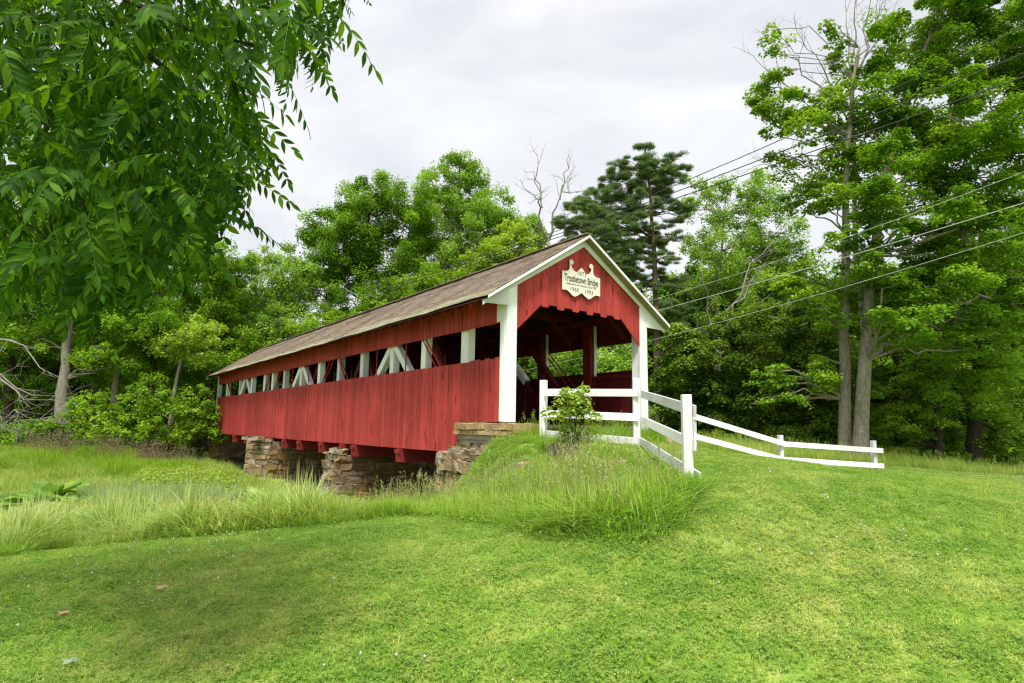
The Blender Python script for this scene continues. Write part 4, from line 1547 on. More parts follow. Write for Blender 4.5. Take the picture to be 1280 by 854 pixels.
tree('broadleaf_tree', 'mid green tree low between the maple and the roof', (520, 520), [(520, 440), (520, 380)], 46.0,
     [(500, 365, 40, 20), (540, 372, 36, 18), (470, 385, 36, 18), (430, 398, 34, 16), (560, 352, 30, 18), (395, 405, 34, 16)], LF_MAPLE, BARK_D, .2, cov=2.4, r0=.2, seed=36, group=G_M)

# dead tree above the roof
dd = empty('dead_tree', np.array([*atY(692, 500, 52)[:2], gz(*atY(692, 500, 52)[:2])]))
tag(dd, 'bare dead tree whose leafless twigs rise against the sky above the roof', 'tree')
_mb = MB()
_r = np.random.default_rng(8)
_b = np.array(dd.location)
limb(_mb, (0, 0, -.2), atY(686, 300, 52) - _b, .22, .14, _r, .01, 8)
for s, e, r in (((686, 300), (668, 215), .11), ((686, 300), (708, 225), .12), ((678, 260), (672, 195), .07), ((700, 250), (712, 192), .07), ((690, 290), (720, 262), .07), ((676, 250), (660, 240), .06), ((704, 240), (724, 240), .05), ((688, 310), (664, 285), .05)):
    LP = limb(_mb, atY(*s, 52) - _b, atY(*e, 52 + _r.uniform(-1, 1)) - _b, r, .03, _r, .05, 8)
    for q in range(3):
        i = _r.integers(3, 8)
        bare_branch(_mb, LP[i], np.array([0, 0, .6]) + _r.normal(size=3) * .45, 1.5, .03, 1, _r, .3)
_mb.build('limbs', BARK, dd, True)

# bare tops over the twin trunks
dq = empty('dead_tree', np.array([*atY(1083, 575, 27.5)[:2], gz(*atY(1083, 575, 27.5)[:2])]))
tag(dq, 'thin dead tree whose bare stems rise above the left twin maple', 'tree')
_mb = MB()
_b = np.array(dq.location)
limb(_mb, (0, 0, -.2), atY(1066, 120, 27.5) - _b, .16, .07, _r, .006, 10)
for s, e in (((1066, 120), (1058, 15)), ((1066, 110), (1092, -20)), ((1064, 90), (1074, -25)), ((1068, 100), (1122, 0)), ((1070, 95), (1108, -10)), ((1066, 140), (968, 55)), ((1064, 170), (945, 75)), ((1060, 150), (1000, 45)), ((1058, 240), (955, 205))):
    LP = limb(_mb, atY(*s, 27.5) - _b, atY(*e, 27.2) - _b, .05, .014, _r, .03, 8)
    for q in range(6):
        i = _r.integers(3, 8)
        dv = (LP[-1] - LP[0]) / np.linalg.norm(LP[-1] - LP[0])
        bare_branch(_mb, LP[i], dv + _r.normal(size=3) * .4, 1.2, .014, 1, _r, .2)
_mb.build('limbs', DEADW, dq, True)
# dead lower branches of the twin trunk
# ---- left woods
tree('woodland_tree', 'pale-barked tree with grey trunk standing in the left wood edge', (78, 552), [(78, 500), (82, 440), (88, 390), (92, 330)], 37.0,
     [(70, 330, 60, 40), (110, 360, 50, 34), (40, 390, 50, 34), (95, 440, 40, 14), (130, 452, 34, 12)], LF_MAPLE, BARK_P, .17, cov=2.4, r0=.44, seed=41, group=G_L)
tree('woodland_tree', 'slender brown-trunked tree second from the pale trunk in the left woods', (140, 548), [(142, 500), (148, 450), (155, 390)], 38.5,
     [(150, 350, 60, 40), (165, 400, 50, 26), (130, 410, 44, 22), (190, 430, 40, 18), (150, 470, 44, 14)], LF_DARK, BARK, .17, cov=2.2, r0=.3, seed=42, group=G_L)
tree('woodland_tree', 'dark-trunked tree deep in the left woods', (190, 540), [(190, 490), (193, 440), (195, 380)], 41.0,
     [(195, 350, 60, 40), (220, 400, 44, 28), (180, 430, 40, 20), (230, 450, 40, 20)], LF_DARK, BARK_D, .19, cov=2.2, r0=.32, seed=43, group=G_L)
tree('woodland_tree', 'leaning thin tree with yellow-green sprays near the far bridge end', (212, 545), [(216, 500), (224, 460), (232, 420)], 38.0,
     [(228, 418, 30, 12), (250, 428, 24, 10), (210, 432, 22, 10), (240, 445, 26, 10), (255, 408, 24, 10)], LF_YEL, BARK, .17, cov=1.9, r0=.2, seed=44, group=G_L)
tree('woodland_tree', 'leafy tree standing beside the far end of the bridge', (262, 535), [(262, 480), (262, 420), (262, 330)], 45.0,
     [(262, 330, 44, 28), (285, 365, 36, 26), (240, 370, 44, 28), (270, 410, 46, 26), (240, 440, 40, 26), (275, 455, 36, 24), (250, 490, 40, 22), (225, 500, 36, 22)], LF_MAPLE, BARK_D, .2, cov=2.6, r0=.3, seed=45, group=G_L)
tree('woodland_tree', 'tall bright green tree rising behind the overhanging branch', (120, 545), [(120, 450), (122, 330), (125, 200)], 46.0,
     [(120, 200, 70, 50), (60, 240, 70, 50), (180, 250, 60, 50), (240, 250, 50, 36), (265, 215, 30, 30), (110, 300, 80, 50), (200, 320, 70, 40), (20, 320, 60, 50), (60, 150, 60, 40)], LF_LIGHT, BARK_D, .22, cov=2.2, r0=.35, seed=46, group=G_L, clump=.8)
tree('woodland_tree', 'dark tree at the left edge of the woods', (12, 555), [(12, 480), (14, 400), (16, 300)], 39.0,
     [(10, 330, 60, 40), (-20, 400, 50, 50), (30, 420, 44, 24), (10, 480, 40, 20), (-30, 300, 50, 60)], LF_DARK, BARK_D, .18, cov=2.4, r0=.36, seed=47, group=G_L)
# maple saplings at the wood edge
for k, (bx_, by_, Y_, el, lab, mt_) in enumerate([
        ((110, 556), 0, 34.5, [(105, 520, 40, 14), (85, 540, 34, 12), (125, 540, 36, 12), (110, 500, 28, 10)], 'bright maple sapling at the foot of the pale trunk', LF_MAPLE),
        ((188, 552), 0, 35.5, [(185, 500, 30, 14), (170, 520, 34, 14), (205, 518, 34, 14), (190, 540, 40, 12), (190, 480, 20, 10)], 'bright maple sapling between pale trunk and the bridge', LF_MAPLE),
        ((245, 550), 0, 37.5, [(240, 515, 30, 14), (225, 538, 34, 12), (255, 535, 26, 14), (245, 495, 22, 12)], 'low leafy sapling right beside the far abutment', LF_DARK),
        ((25, 560), 0, 35.0, [(20, 535, 36, 14), (40, 550, 34, 10), (0, 548, 34, 12)], 'low leafy sapling at the left edge of the woods', LF_DARK)]):
    tree('maple_sapling', lab, bx_, [(bx_[0], el[0][1])], Y_, el, mt_, BARK_D, .17, cov=1.5, r0=.05, seed=60 + k, group='saplings at the left wood edge', clump=.55, cat='sapling')

# dark rows farther in: they close the woods
fill = [(-30, 60, 470), (40, 56, 470), (110, 60, 470), (180, 56, 460), (245, 58, 460), (300, 62, 470), (370, 62, 460), (440, 64, 460), (520, 64, 460), (600, 66, 450), (680, 58, 450), (720, 50, 460), (780, 50, 450), (850, 46, 450),
        (910, 48, 450), (975, 46, 450), (1040, 46, 450), (1105, 44, 450), (1170, 46, 440), (1240, 46, 430), (1310, 46, 430)]
proto_fill = None
for k, (px, Y, py) in enumerate(fill):
    if proto_fill is None:
        proto_fill = tree('background_tree', 'x', (px, 545), [(px, 500), (px, 440)], Y, [(px, 430, 60, 34), (px - 30, 470, 60, 34), (px + 30, 475, 60, 34), (px, 510, 70, 30), (px - 20, 545, 70, 22), (px + 25, 440, 40, 30)], LF_DARK, BARK_D, .27, cov=3.0, r0=.3, seed=70,
                          group='dim trees deep in the woods', clump=.9)
        t = proto_fill
        P0 = Y
    else:
        t = proto_fill.copy()
        COL.objects.link(t)
        for ch in proto_fill.children:
            c = ch.copy()
            COL.objects.link(c)
            c.parent = t
        p = atY(px, 545, Y)
        t.location = (p[0], p[1], gz(p[0], p[1]) - .3)
        t.rotation_euler = (0, 0, k * 1.7)
        s = random.uniform(.9, 1.2)
        t.scale = (s, s, s * random.uniform(.95, 1.3))
    t['label'] = 'dim background tree deep in the woods behind the front trees'

# dead pale branches at the left edge
db = empty('dead_branches', np.array([*atY(-70, 575, 24)[:2], gz(*atY(-70, 575, 24)[:2])]))
tag(db, 'bare pale dead branches reaching in from the left edge', 'dead tree')
_mb = MB()
_b = np.array(db.location)
_r = np.random.default_rng(15)
limb(_mb, (0, 0, -.2), atY(-60, 420, 24) - _b, .13, .07, _r, .03, 8)
for s, pts in (((-60, 440), [(0, 468), (20, 485), (40, 494), (70, 495)]), ((-60, 430), [(20, 488), (30, 500), (60, 500)]), ((-62, 500), [(0, 535), (25, 526), (50, 524)]), ((-60, 470), [(0, 530), (18, 512)]), ((-60, 420), [(10, 425), (30, 432), (50, 460), (60, 465)]),
               ((-60, 520), [(0, 540), (20, 535)]), ((-60, 450), [(0, 515), (22, 500)])):
    Q = [atY(*s, 24) - _b] + [atY(x, y, 24 + _r.uniform(-.6, .6)) - _b for x, y in pts]
    _mb.tube(Q, np.linspace(.045, .012, len(Q)), 5)
    for q in range(7):
        i = _r.integers(1, len(Q))
        bare_branch(_mb, Q[i], (Q[-1] - Q[0]) / np.linalg.norm(Q[-1] - Q[0]) + _r.normal(size=3) * .6, .8, .012, 1, _r, .05)
_mb.build('limbs', DEADW, db, True)
print('tree leaves', LEAF_TOTAL)


# ------------------------------------------------------------------ overhanging tree with compound leaves (left foreground)
def frond_mesh(seed, L=.5, pairs=9):
    """one pinnate leaf: arched stalk along +x drooping to -z, leaflets in pairs with drawn-out tips"""
    rng = np.random.default_rng(seed)
    V, F, T = [], [], []
    t = np.linspace(0, 1, 9)
    bend = rng.uniform(.35, .75)
    st = np.stack([L * t, .03 * L * np.sin(t * 3 + rng.uniform(0, 3)), -bend * L * t ** 2], 1)
    tv, tf = tube_arrays(st, np.linspace(.0028, .0010, 9), 3)
    V += [tuple(v) for v in tv]
    F += tf
    T += [.8] * len(tv)

    def leaflet(p, d, nrm, ln, w, tint):
        d = d / np.linalg.norm(d)
        nrm = nrm - d * (nrm @ d)
        nrm /= np.linalg.norm(nrm)
        s = np.cross(nrm, d)
        prof = [(0, 0), (.16, .62), (.38, 1.0), (.62, .82), (.84, .38), (1.0, 0)]
        b0 = len(V)
        curl = rng.uniform(.05, .25)
        mid = []
        for x, h in prof:
            c = p + d * ln * x - nrm * ln * curl * x * x
            mid.append(c)
        idx = []
        for (x, h), c in zip(prof, mid):
            row = []
            if h == 0:
                V.append(tuple(c)); T.append(tint); row = [len(V) - 1] * 3
            else:
                for sg in (-1, 0, 1):
                    V.append(tuple(c + s * sg * w * .5 * h + nrm * abs(sg) * w * .10)); T.append(tint)
                    row.append(len(V) - 1)
            idx.append(row)
        for a, b_ in zip(idx[:-1], idx[1:]):
            for k in (0, 1):
                q = [a[k], a[k + 1], b_[k + 1], b_[k]]
                q = list(dict.fromkeys(q))
                if len(q) > 2:
                    F.append(tuple(q))
    for i in range(pairs):
        u = .16 + .80 * i / (pairs - 1)
        p = np.array([np.interp(u, t, st[:, k]) for k in range(3)])
        tan = np.array([1, 0, -2 * bend * u])
        tan /= np.linalg.norm(tan)
        nrm = np.array([2 * bend * u, 0, 1.0])
        nrm /= np.linalg.norm(nrm)
        ln = L * .25 * (1 - .45 * abs(u - .5) * 1.3) * rng.uniform(.85, 1.15)
        for sg in (-1, 1):
            if rng.random() < .06:
                continue
            d = tan * rng.uniform(.45, .75) + np.array([0, sg, 0]) + np.array([0, 0, -rng.uniform(.3, 1.1)])
            n2 = nrm + rng.normal(size=3) * .22
            leaflet(p, d, n2, ln, ln * rng.uniform(.29, .37), np.clip(rng.normal(.5, .2), 0, 1))
    leaflet(st[-1], st[-1] - st[-2], np.array([.8, 0, .6]), L * .2, L * .08, .6)
    me = bpy.data.meshes.new('compound_leaf')
    me.from_pydata([tuple(map(float, v)) for v in V], [], F)
    a = me.attributes.new('tint', 'FLOAT', 'POINT')
    a.data.foreach_set('value', np.array(T, dtype=np.float32))
    me.update()
    me.materials.append(LF_NEAR)
    return me


FRONDS = [frond_mesh(100 + k, .44 + .03 * (k % 5), 9 + k % 4) for k in range(10)]
nt_base = np.array([-6.2, 4.6, gz(-6.2, 4.6)])
near = empty('walnut_tree', nt_base)
tag(near, 'near tree with long compound leaves overhanging from the upper left', 'tree')
_r = np.random.default_rng(77)
mb = MB()
limb(mb, (0, 0, -.3), (.3, .1, 3.2), .22, .17, _r, .01, 8, 0, 12)
limb(mb, (.3, .1, 3.2), (.6, .2, 7.0), .17, .05, _r, .03, 8, 0, 10)
mb.build('trunk', BARK, near, True)
bm_ = MB()
BR = []


def nbranch(pts, r0, r1):
    """a bough given by points of the photograph with their distance"""
    P = np.array([atY(*p) - nt_base if len(p) == 3 else p[0] for p in pts])
    seg = np.concatenate([[0], np.cumsum(np.linalg.norm(np.diff(P, axis=0), axis=1))])
    u = np.linspace(0, seg[-1], 12)
    Q = np.stack([np.interp(u, seg, P[:, i]) for i in range(3)], 1)
    Q[1:-1] += _r.normal(size=(10, 3)) * .02
    bm_.tube(Q, np.linspace(r0, r1, 12), 6)
    BR.append(Q)


root1 = (np.array([.3, .1, 3.2]),)
root2 = (np.array([.42, .15, 4.6]),)
nbranch([root2, (-120, -60, 4.4), (60, -30, 4.2), (240, -20, 4.2), (420, -25, 4.4)], .07, .012)
nbranch([root2, (-80, 20, 4.0), (100, 30, 3.7), (200, 60, 3.6), (262, 140, 3.6)], .06, .010)
nbranch([root1, (-60, 60, 4.6), (60, 130, 4.4), (95, 240, 4.3), (120, 300, 4.2)], .05, .008)
nbranch([root1, (-100, 150, 4.2), (20, 80, 3.9), (0, 110, 3.9), (60, 160, 3.8)], .04, .008)
nbranch([root2, (0, -40, 3.4), (150, 0, 3.3), (240, 40, 3.4), (330, 60, 3.6)], .05, .008)
nbranch([root1, (-80, 200, 4.9), (80, 220, 4.9), (200, 260, 4.9), (250, 280, 4.9)], .04, .008)
nbranch([root1, (-80, 260, 4.0), (0, 300, 3.8), (70, 330, 3.7), (150, 340, 3.7)], .035, .008)
nbranch([root2, (20, -20, 5.2), (180, 60, 5.2), (290, 100, 5.2), (380, 40, 5.2)], .05, .008)
for q in range(46):
    k = _r.integers(0, 8 + q // 2)
    i = _r.integers(2, len(BR[k]))
    p = BR[k][i]
    e = p + np.array([_r.uniform(-.1, .5), _r.uniform(-.4, .4), _r.uniform(-.25, .2)])
    bm_.tube(np.linspace(p, e, 5) + _r.normal(size=(5, 3)) * .015, np.linspace(.008, .003, 5), 5)
    BR.append(np.linspace(p, e, 6))
bm_.build('boughs', BARK_D, near, True)

ALLB = np.concatenate(BR)


def in_poly(x, y, poly):
    c = np.zeros(np.shape(x), bool)
    n = len(poly)
    j = n - 1
    for i in range(n):
        xi, yi = poly[i]
        xj, yj = poly[j]
        cond = ((yi > y) != (yj > y)) & (x < (xj - xi) * (y - yi) / (yj - yi + 1e-12) + xi)
        c ^= cond
        j = i
    return c


PETB = MB()


def add_frond(base_w, dirv, scale, idx=None, roll=0.0):
    """hang one compound leaf at a world point along a direction"""
    d = Vector(dirv).normalized()
    z = Vector((0, 0, 1))
    y = z.cross(d)
    if y.length < .05:
        y = Vector((0, 1, 0))
    y.normalize()
    zz_ = d.cross(y).normalized()
    M = Matrix((d, y, zz_)).transposed().to_4x4() @ Matrix.Rotation(roll, 4, 'X')
    return Matrix.Translation(Vector(base_w) - Vector(nt_base)) @ M @ Matrix.Scale(scale, 4)


mats = []
# leaves hanging clear of the mass, as seen against the sky and the woods
for (x0, y0), (x1, y1), Y in [((405, -20), (440, 12), 4.3), ((410, 0), (430, 45), 4.4), ((395, 0), (432, 78), 4.4), ((385, 20), (412, 112), 4.4), ((372, 40), (404, 124), 4.5), ((360, 45), (376, 132), 4.5), ((345, 50), (350, 110), 4.4),
                              ((330, 40), (335, 105), 4.5), ((305, 140), (362, 178), 4.4), ((300, 150), (352, 228), 4.3), ((295, 165), (330, 232), 4.3), ((285, 120), (318, 150), 4.4), ((282, 190), (284, 322), 4.0), ((268, 200), (300, 290), 4.1),
                              ((240, 210), (262, 300), 3.8), ((226, 230), (246, 322), 3.6), ((196, 320), (206, 438), 3.6), ((180, 300), (196, 385), 3.5), ((150, 330), (128, 400), 3.8), ((118, 350), (128, 452), 3.5), ((60, 360), (72, 424), 3.9),
                              ((8, 350), (14, 418), 3.6), ((35, 340), (28, 400), 3.9), ((90, 340), (84, 400), 4.0), ((235, 330), (225, 372), 4.2), ((265, 280), (290, 330), 4.3), ((260, 300), (268, 352), 4.2), ((355, 0), (372, 60), 4.3), ((425, -30), (450, -2), 4.4),
                              ((300, 60), (315, 128), 4.6), ((275, 130), (300, 215), 4.2), ((270, 90), (290, 150), 4.2)]:
    A, B = atY(x0, y0, Y), atY(x1, y1, Y + _r.uniform(-.25, .25))
    d = B - A
    L = np.linalg.norm(d)
    mats.append((add_frond(A, d + np.array([0, 0, .35 * L]), max(.5, L / .70), roll=_r.uniform(-.6, .6)), Y))
    for q in range(2):
        j_ = np.array([_r.uniform(-.22, .06), _r.uniform(-.2, .2), _r.uniform(-.02, .2)])
        mats.append((add_frond(A + j_, d + np.array([_r.uniform(-.1, .1), _r.uniform(-.2, .2), .3 * L]), max(.45, L / .74), roll=_r.uniform(-.9, .9)), Y))
dense = [(-40, -40), (390, -40), (365, 0), (335, 40), (300, 78), (285, 120), (282, 190), (272, 240), (262, 285), (225, 318), (190, 330), (110, 345), (60, 350), (-40, 350)]
thin = [(0, 90), (70, 100), (75, 250), (40, 330), (0, 330)]
n = 0
while n < 760:
    x, y = _r.uniform(-50, 440), _r.uniform(-50, 350)
    if not in_poly(np.array(x), np.array(y), dense):
        continue
    if in_poly(np.array(x), np.array(y), thin) and _r.random() < .6:
        continue
    Y = _r.uniform(2.9, 5.4)
    A = atY(x, y - 12, Y)
    a = _r.uniform(0, 2 * PI)
    d = np.array([math.cos(a) + .25, math.sin(a) * .8, _r.uniform(-.55, .25)])
    mats.append((add_frond(A, d, _r.uniform(.5, 1.12), roll=_r.uniform(-.7, .7)), Y))
    n += 1
# unseen crown fronds added above the frame to shade the leaves below
for q in range(320):
    A = np.array([_r.uniform(-6.5, -.4), _r.uniform(2.2, 7.2), _r.uniform(4.6, 7.6)])
    pr = A - np.array([0, 0, EYE])
    dpt = pr[1] * _cp + pr[2] * _sp
    if 427 - FPX * (-pr[1] * _sp + pr[2] * _cp) / dpt > -70 or A[0] > -.6 - .5 * (A[2] - 4.6):
        continue
    an = _r.uniform(0, 2 * PI)
    mats.append((add_frond(A, (math.cos(an), math.sin(an), _r.uniform(-.5, .3)), _r.uniform(.9, 1.3), roll=_r.uniform(-.6, .6)), 50 + q * .01))
mats.sort(key=lambda m: m[1])
restV, restF, restT = [], [], []
off = 0
cache = {}
for i, (M, Y) in enumerate(mats):
    k = i % len(FRONDS)
    if i < 290:
        o = link('compound_leaf', FRONDS[k], None, near)
        o.matrix_local = M
    else:
        if k not in cache:
            me = FRONDS[k]
            v = np.empty(len(me.vertices) * 3)
            me.vertices.foreach_get('co', v)
            tt = np.empty(len(me.vertices), dtype=np.float32)
            me.attributes['tint'].data.foreach_get('value', tt)
            cache[k] = (v.reshape(-1, 3), [tuple(p.vertices) for p in me.polygons], tt)
        v, fs, tt = cache[k]
        Mn = np.array(M)
        restV.append(v @ Mn[:3, :3].T + Mn[:3, 3])
        restF += [tuple(j + off for j in f) for f in fs]
        restT.append(tt)
        off += len(v)
me = bpy.data.meshes.new('foliage_mass')
me.from_pydata([tuple(p) for p in np.concatenate(restV).tolist()], [], restF)
a = me.attributes.new('tint', 'FLOAT', 'POINT')
a.data.foreach_set('value', np.concatenate(restT))
me.update()
o = link('foliage_mass', me, LF_NEAR, near)
o['kind'] = 'stuff'


# ------------------------------------------------------------------ grasses (uncountable: one object each)
def euler_from_normal(nrm, spin):
    """rotations that stand z on the normal after a random spin"""
    n = nrm / np.linalg.norm(nrm, axis=1, keepdims=True)
    out = np.empty((len(n), 3), dtype=np.float32)
    for i in range(len(n)):
        q = Vector((0, 0, 1)).rotation_difference(Vector(n[i]))
        m = q.to_matrix() @ Matrix.Rotation(spin[i], 3, 'Z')
        out[i] = m.to_euler('XYZ')
    return out


def terrain_normal(x, y, e=.12):
    zx = (tz(x + e, y) - tz(x - e, y)) / (2 * e)
    zy = (tz(x, y + e) - tz(x, y - e)) / (2 * e)
    return np.stack([-zx, -zy, np.ones_like(zx)], 1)


_GN = None


def grass_group():
    global _GN
    if _GN:
        return _GN
    g = bpy.data.node_groups.new('scatter_tufts', 'GeometryNodeTree')
    g.interface.new_socket('Geometry', in_out='INPUT', socket_type='NodeSocketGeometry')
    g.interface.new_socket('Geometry', in_out='OUTPUT', socket_type='NodeSocketGeometry')
    gi = g.nodes.new('NodeGroupInput')
    go = g.nodes.new('NodeGroupOutput')
    sep = g.nodes.new('GeometryNodeSeparateGeometry')
    sep.domain = 'POINT'
    na = g.nodes.new('GeometryNodeInputNamedAttribute')
    na.data_type = 'BOOLEAN'
    na.inputs['Name'].default_value = 'spot'
    nr = g.nodes.new('GeometryNodeInputNamedAttribute')
    nr.data_type = 'FLOAT_VECTOR'
    nr.inputs['Name'].default_value = 'turn'
    ns = g.nodes.new('GeometryNodeInputNamedAttribute')
    ns.data_type = 'FLOAT_VECTOR'
    ns.inputs['Name'].default_value = 'size'
    er = g.nodes.new('FunctionNodeEulerToRotation')
    ip = g.nodes.new('GeometryNodeInstanceOnPoints')
    L = g.links.new
    L(gi.outputs[0], sep.inputs['Geometry'])
    L(na.outputs['Attribute'], sep.inputs['Selection'])
    L(sep.outputs['Selection'], ip.inputs['Points'])
    L(sep.outputs['Inverted'], ip.inputs['Instance'])
    L(nr.outputs['Attribute'], er.inputs[0])
    L(er.outputs[0], ip.inputs['Rotation'])
    L(ns.outputs['Attribute'], ip.inputs['Scale'])
    L(ip.outputs['Instances'], go.inputs[0])
    _GN = g
    return g


def scatter(name, patch, pts, rots, scales, mat, label, cat):
    """patch: (V, F list, tint); one object whose tuft is set at every point"""
    V, F, T = patch
    n0, n1 = len(V), len(pts)
    me = np_mesh(name, np.concatenate([V, pts]), F, np.concatenate([T, np.zeros(n1)]))
    a = me.attributes.new('spot', 'BOOLEAN', 'POINT')
    a.data.foreach_set('value', np.concatenate([np.zeros(n0, bool), np.ones(n1, bool)]))
    a = me.attributes.new('turn', 'FLOAT_VECTOR', 'POINT')
    a.data.foreach_set('vector', np.concatenate([np.zeros((n0, 3)), rots]).astype(np.float32).ravel())
    a = me.attributes.new('size', 'FLOAT_VECTOR', 'POINT')
    sc = np.repeat(np.asarray(scales)[:, None], 3, 1) if np.ndim(scales) == 1 else scales
    a.data.foreach_set('vector', np.concatenate([np.ones((n0, 3)), sc]).astype(np.float32).ravel())
    o = link(name, me, mat)
    md = o.modifiers.new('scatter', 'NODES')
    md.node_group = grass_group()
    tag(o, label, cat, None, 'stuff')
    return o


def blades(n, R, hmin, hmax, w, lean, rng, segs=3, curl=.5, tipt=0.0):
    """n grass blades in a patch of radius R"""
    a = rng.random(n) * 2 * PI
    rr = np.sqrt(rng.random(n)) * R
    base = np.stack([np.cos(a) * rr, np.sin(a) * rr, np.full(n, -.01)], 1)
    h = rng.uniform(hmin, hmax, n)
    az = rng.random(n) * 2 * PI
    le = np.abs(rng.normal(size=n)) * lean
    out = np.stack([np.cos(az), np.sin(az), np.zeros(n)], 1)
    side = np.stack([-np.sin(az), np.cos(az), np.zeros(n)], 1)
    yaw = rng.normal(size=n) * .7
    side = side * np.cos(yaw)[:, None] + out * np.sin(yaw)[:, None]
    rows = []
    for k in range(segs + 1):
        t = k / segs
        bend = le * t + curl * le * t * t
        p = base + out * (h * bend)[:, None] + np.array([0, 0, 1]) * (h * t * (1 - .35 * np.clip(bend, 0, 1.4)))[:, None]
        ww = w * (1 - t ** 1.6) if k else w * .8
        if k < segs:
            rows.append(p - side * (ww / 2 * (h / hmax) ** .5)[:, None] if np.ndim(ww) else p - side * (ww / 2))
            rows.append(p + side * (ww / 2))
        else:
            rows.append(p)
    V = np.stack(rows, 1)
    m = V.shape[1]
    idx = np.arange(n)[:, None] * m
    quads = [idx + np.array([2 * k, 2 * k + 1, 2 * k + 3, 2 * k + 2]) for k in range(segs - 1)]
    tri = idx + np.array([2 * segs - 2, 2 * segs - 1, 2 * segs])
    T = np.clip(np.repeat(rng.normal(.5 - .3 * tipt, .2, n), m) + tipt * np.clip(V[:, :, 2] / hmax, 0, 1).ravel() * .8, 0, 1)
    F = []
    if quads:
        F.append(np.concatenate(quads))
    F.append(tri)
    return V.reshape(-1, 3), F, T


def merge(*parts):
    Vs, Fs, Ts, o = [], [], [], 0
    for V, F, T in parts:
        Vs.append(V)
        Fs += [f + o for f in F]
        Ts.append(T)
        o += len(V)
    return np.concatenate(Vs), Fs, np.concatenate(Ts)


def clover_leaves(n, R, s, z, rng):
    a = rng.random(n) * 2 * PI
    rr = np.sqrt(rng.random(n)) * R
    c = np.stack([np.cos(a) * rr, np.sin(a) * rr, rng.uniform(z * .5, z, n)], 1)
    out = []
    tt = []
    az0 = rng.random(n) * 2 * PI
    for k in range(3):
        az = az0 + k * 2 * PI / 3
        D = np.stack([np.cos(az), np.sin(az), rng.normal(size=n) * .2], 1)
        V, F = leaf_quads(c + D * s * .5, np.array([0, 0, 1.0]) + rng.normal(size=(n, 3)) * .25, D, np.full(n, s), .95, .05)
        out.append((V, [F], np.repeat(np.full(n, .25) + rng.normal(size=n) * .1, 4)))
    return merge(*out)


def seed_stalks(n, R, hmin, hmax, rng, head=.12, hw=.012):
    """thin stems with a feathery head"""
    a = rng.random(n) * 2 * PI
    rr = np.sqrt(rng.random(n)) * R
    base = np.stack([np.cos(a) * rr, np.sin(a) * rr, np.zeros(n)], 1)
    h = rng.uniform(hmin, hmax, n)
    az = rng.random(n) * 2 * PI
    out = np.stack([np.cos(az), np.sin(az), np.zeros(n)], 1)
    side = np.stack([-np.sin(az), np.cos(az), np.zeros(n)], 1)
    le = rng.uniform(.05, .3, n)
    top = base + out * (h * le)[:, None] + np.array([0, 0, 1]) * h[:, None]
    mid = base + out * (h * le * .35)[:, None] + np.array([0, 0, 1]) * (h * .55)[:, None]
    w = .0028
    V = np.stack([base - side * w, base + side * w, mid - side * w, mid + side * w, top - side * w, top + side * w], 1)
    idx = np.arange(n)[:, None] * 6
    st = (V.reshape(-1, 3), [np.concatenate([idx + np.array([0, 1, 3, 2]), idx + np.array([2, 3, 5, 4])])], np.full(n * 6, .35))
    C_, N_, D_, S_ = [], [], [], []
    for k in range(9):
        u = rng.uniform(-.9, .25, n)
        ax = (top - mid) / np.linalg.norm(top - mid, axis=1, keepdims=True)
        C_.append(top + ax * (u * head)[:, None] + rng.normal(size=(n, 3)) * hw * 1.2 * (1 - .5 * u)[:, None])
        N_.append(rng.normal(size=(n, 3)))
        D_.append(ax + rng.normal(size=(n, 3)) * .4)
        S_.append(np.full(n, head * .28))
    V2, F2 = leaf_quads(*map(np.concatenate, (C_, N_, D_)), np.concatenate(S_), .35, .02)
    return merge(st, (V2, [F2], np.clip(RNG.normal(.6, .2, len(V2) // 4), 0, 1).repeat(4)))


# --- where the mown lawn ends
EDGE_PX = [(-60, 703), (0, 697), (60, 691), (120, 685), (240, 672), (330, 663), (400, 655), (480, 645), (540, 643), (600, 648), (650, 656), (700, 662), (760, 665), (812, 661), (836, 646), (850, 626), (858, 610)]
EDGE = [tuple(atZ(x, y, gz(*ghit(x, y)[:2]))[:2]) for x, y in EDGE_PX]
TALLPOLY = [(-60, 5)] + [(-14, 7.6)] + EDGE + [(ce.x + .1, ce.y), (c2.x + .1, c2.y), (c1.x + .3, c1.y + .1), tuple(fromB(.4, -.6)[:2]), tuple(fromB(.3, 1.8)[:2]), tuple(fromB(4.6, 2.3)[:2]), tuple(fromB(6, 3)[:2]), tuple(fromB(9, 10)[:2]), tuple(fromB(9, 36)[:2]), (-60, 60)]


def is_tall(x, y):
    return in_poly(x, y, TALLPOLY)


def in_bridge_stone(x, y):
    a, l = toB(x, y)
    m = (a > -.15) & (a < WID + .2) & (l > -.35) & (l < 2.2)
    m |= (a > -.85) & (a < .1) & (l > .1) & (l < 2.1)
    m |= (a > -.55) & (a < WID + .2) & (abs(l - 9.6) < .7)
    m |= (a > -1.0) & (a < WID + .2) & (abs(l - 18.6) < .8)
    m |= (a > -.4) & (a < WID + .3) & (l > 30.0)
    return m


def in_view(x, y, pad=60):
    u = FPX * x / np.maximum(y * _cp, .5)
    return (np.abs(u) < 640 + pad + 40) & (y > 1.6)


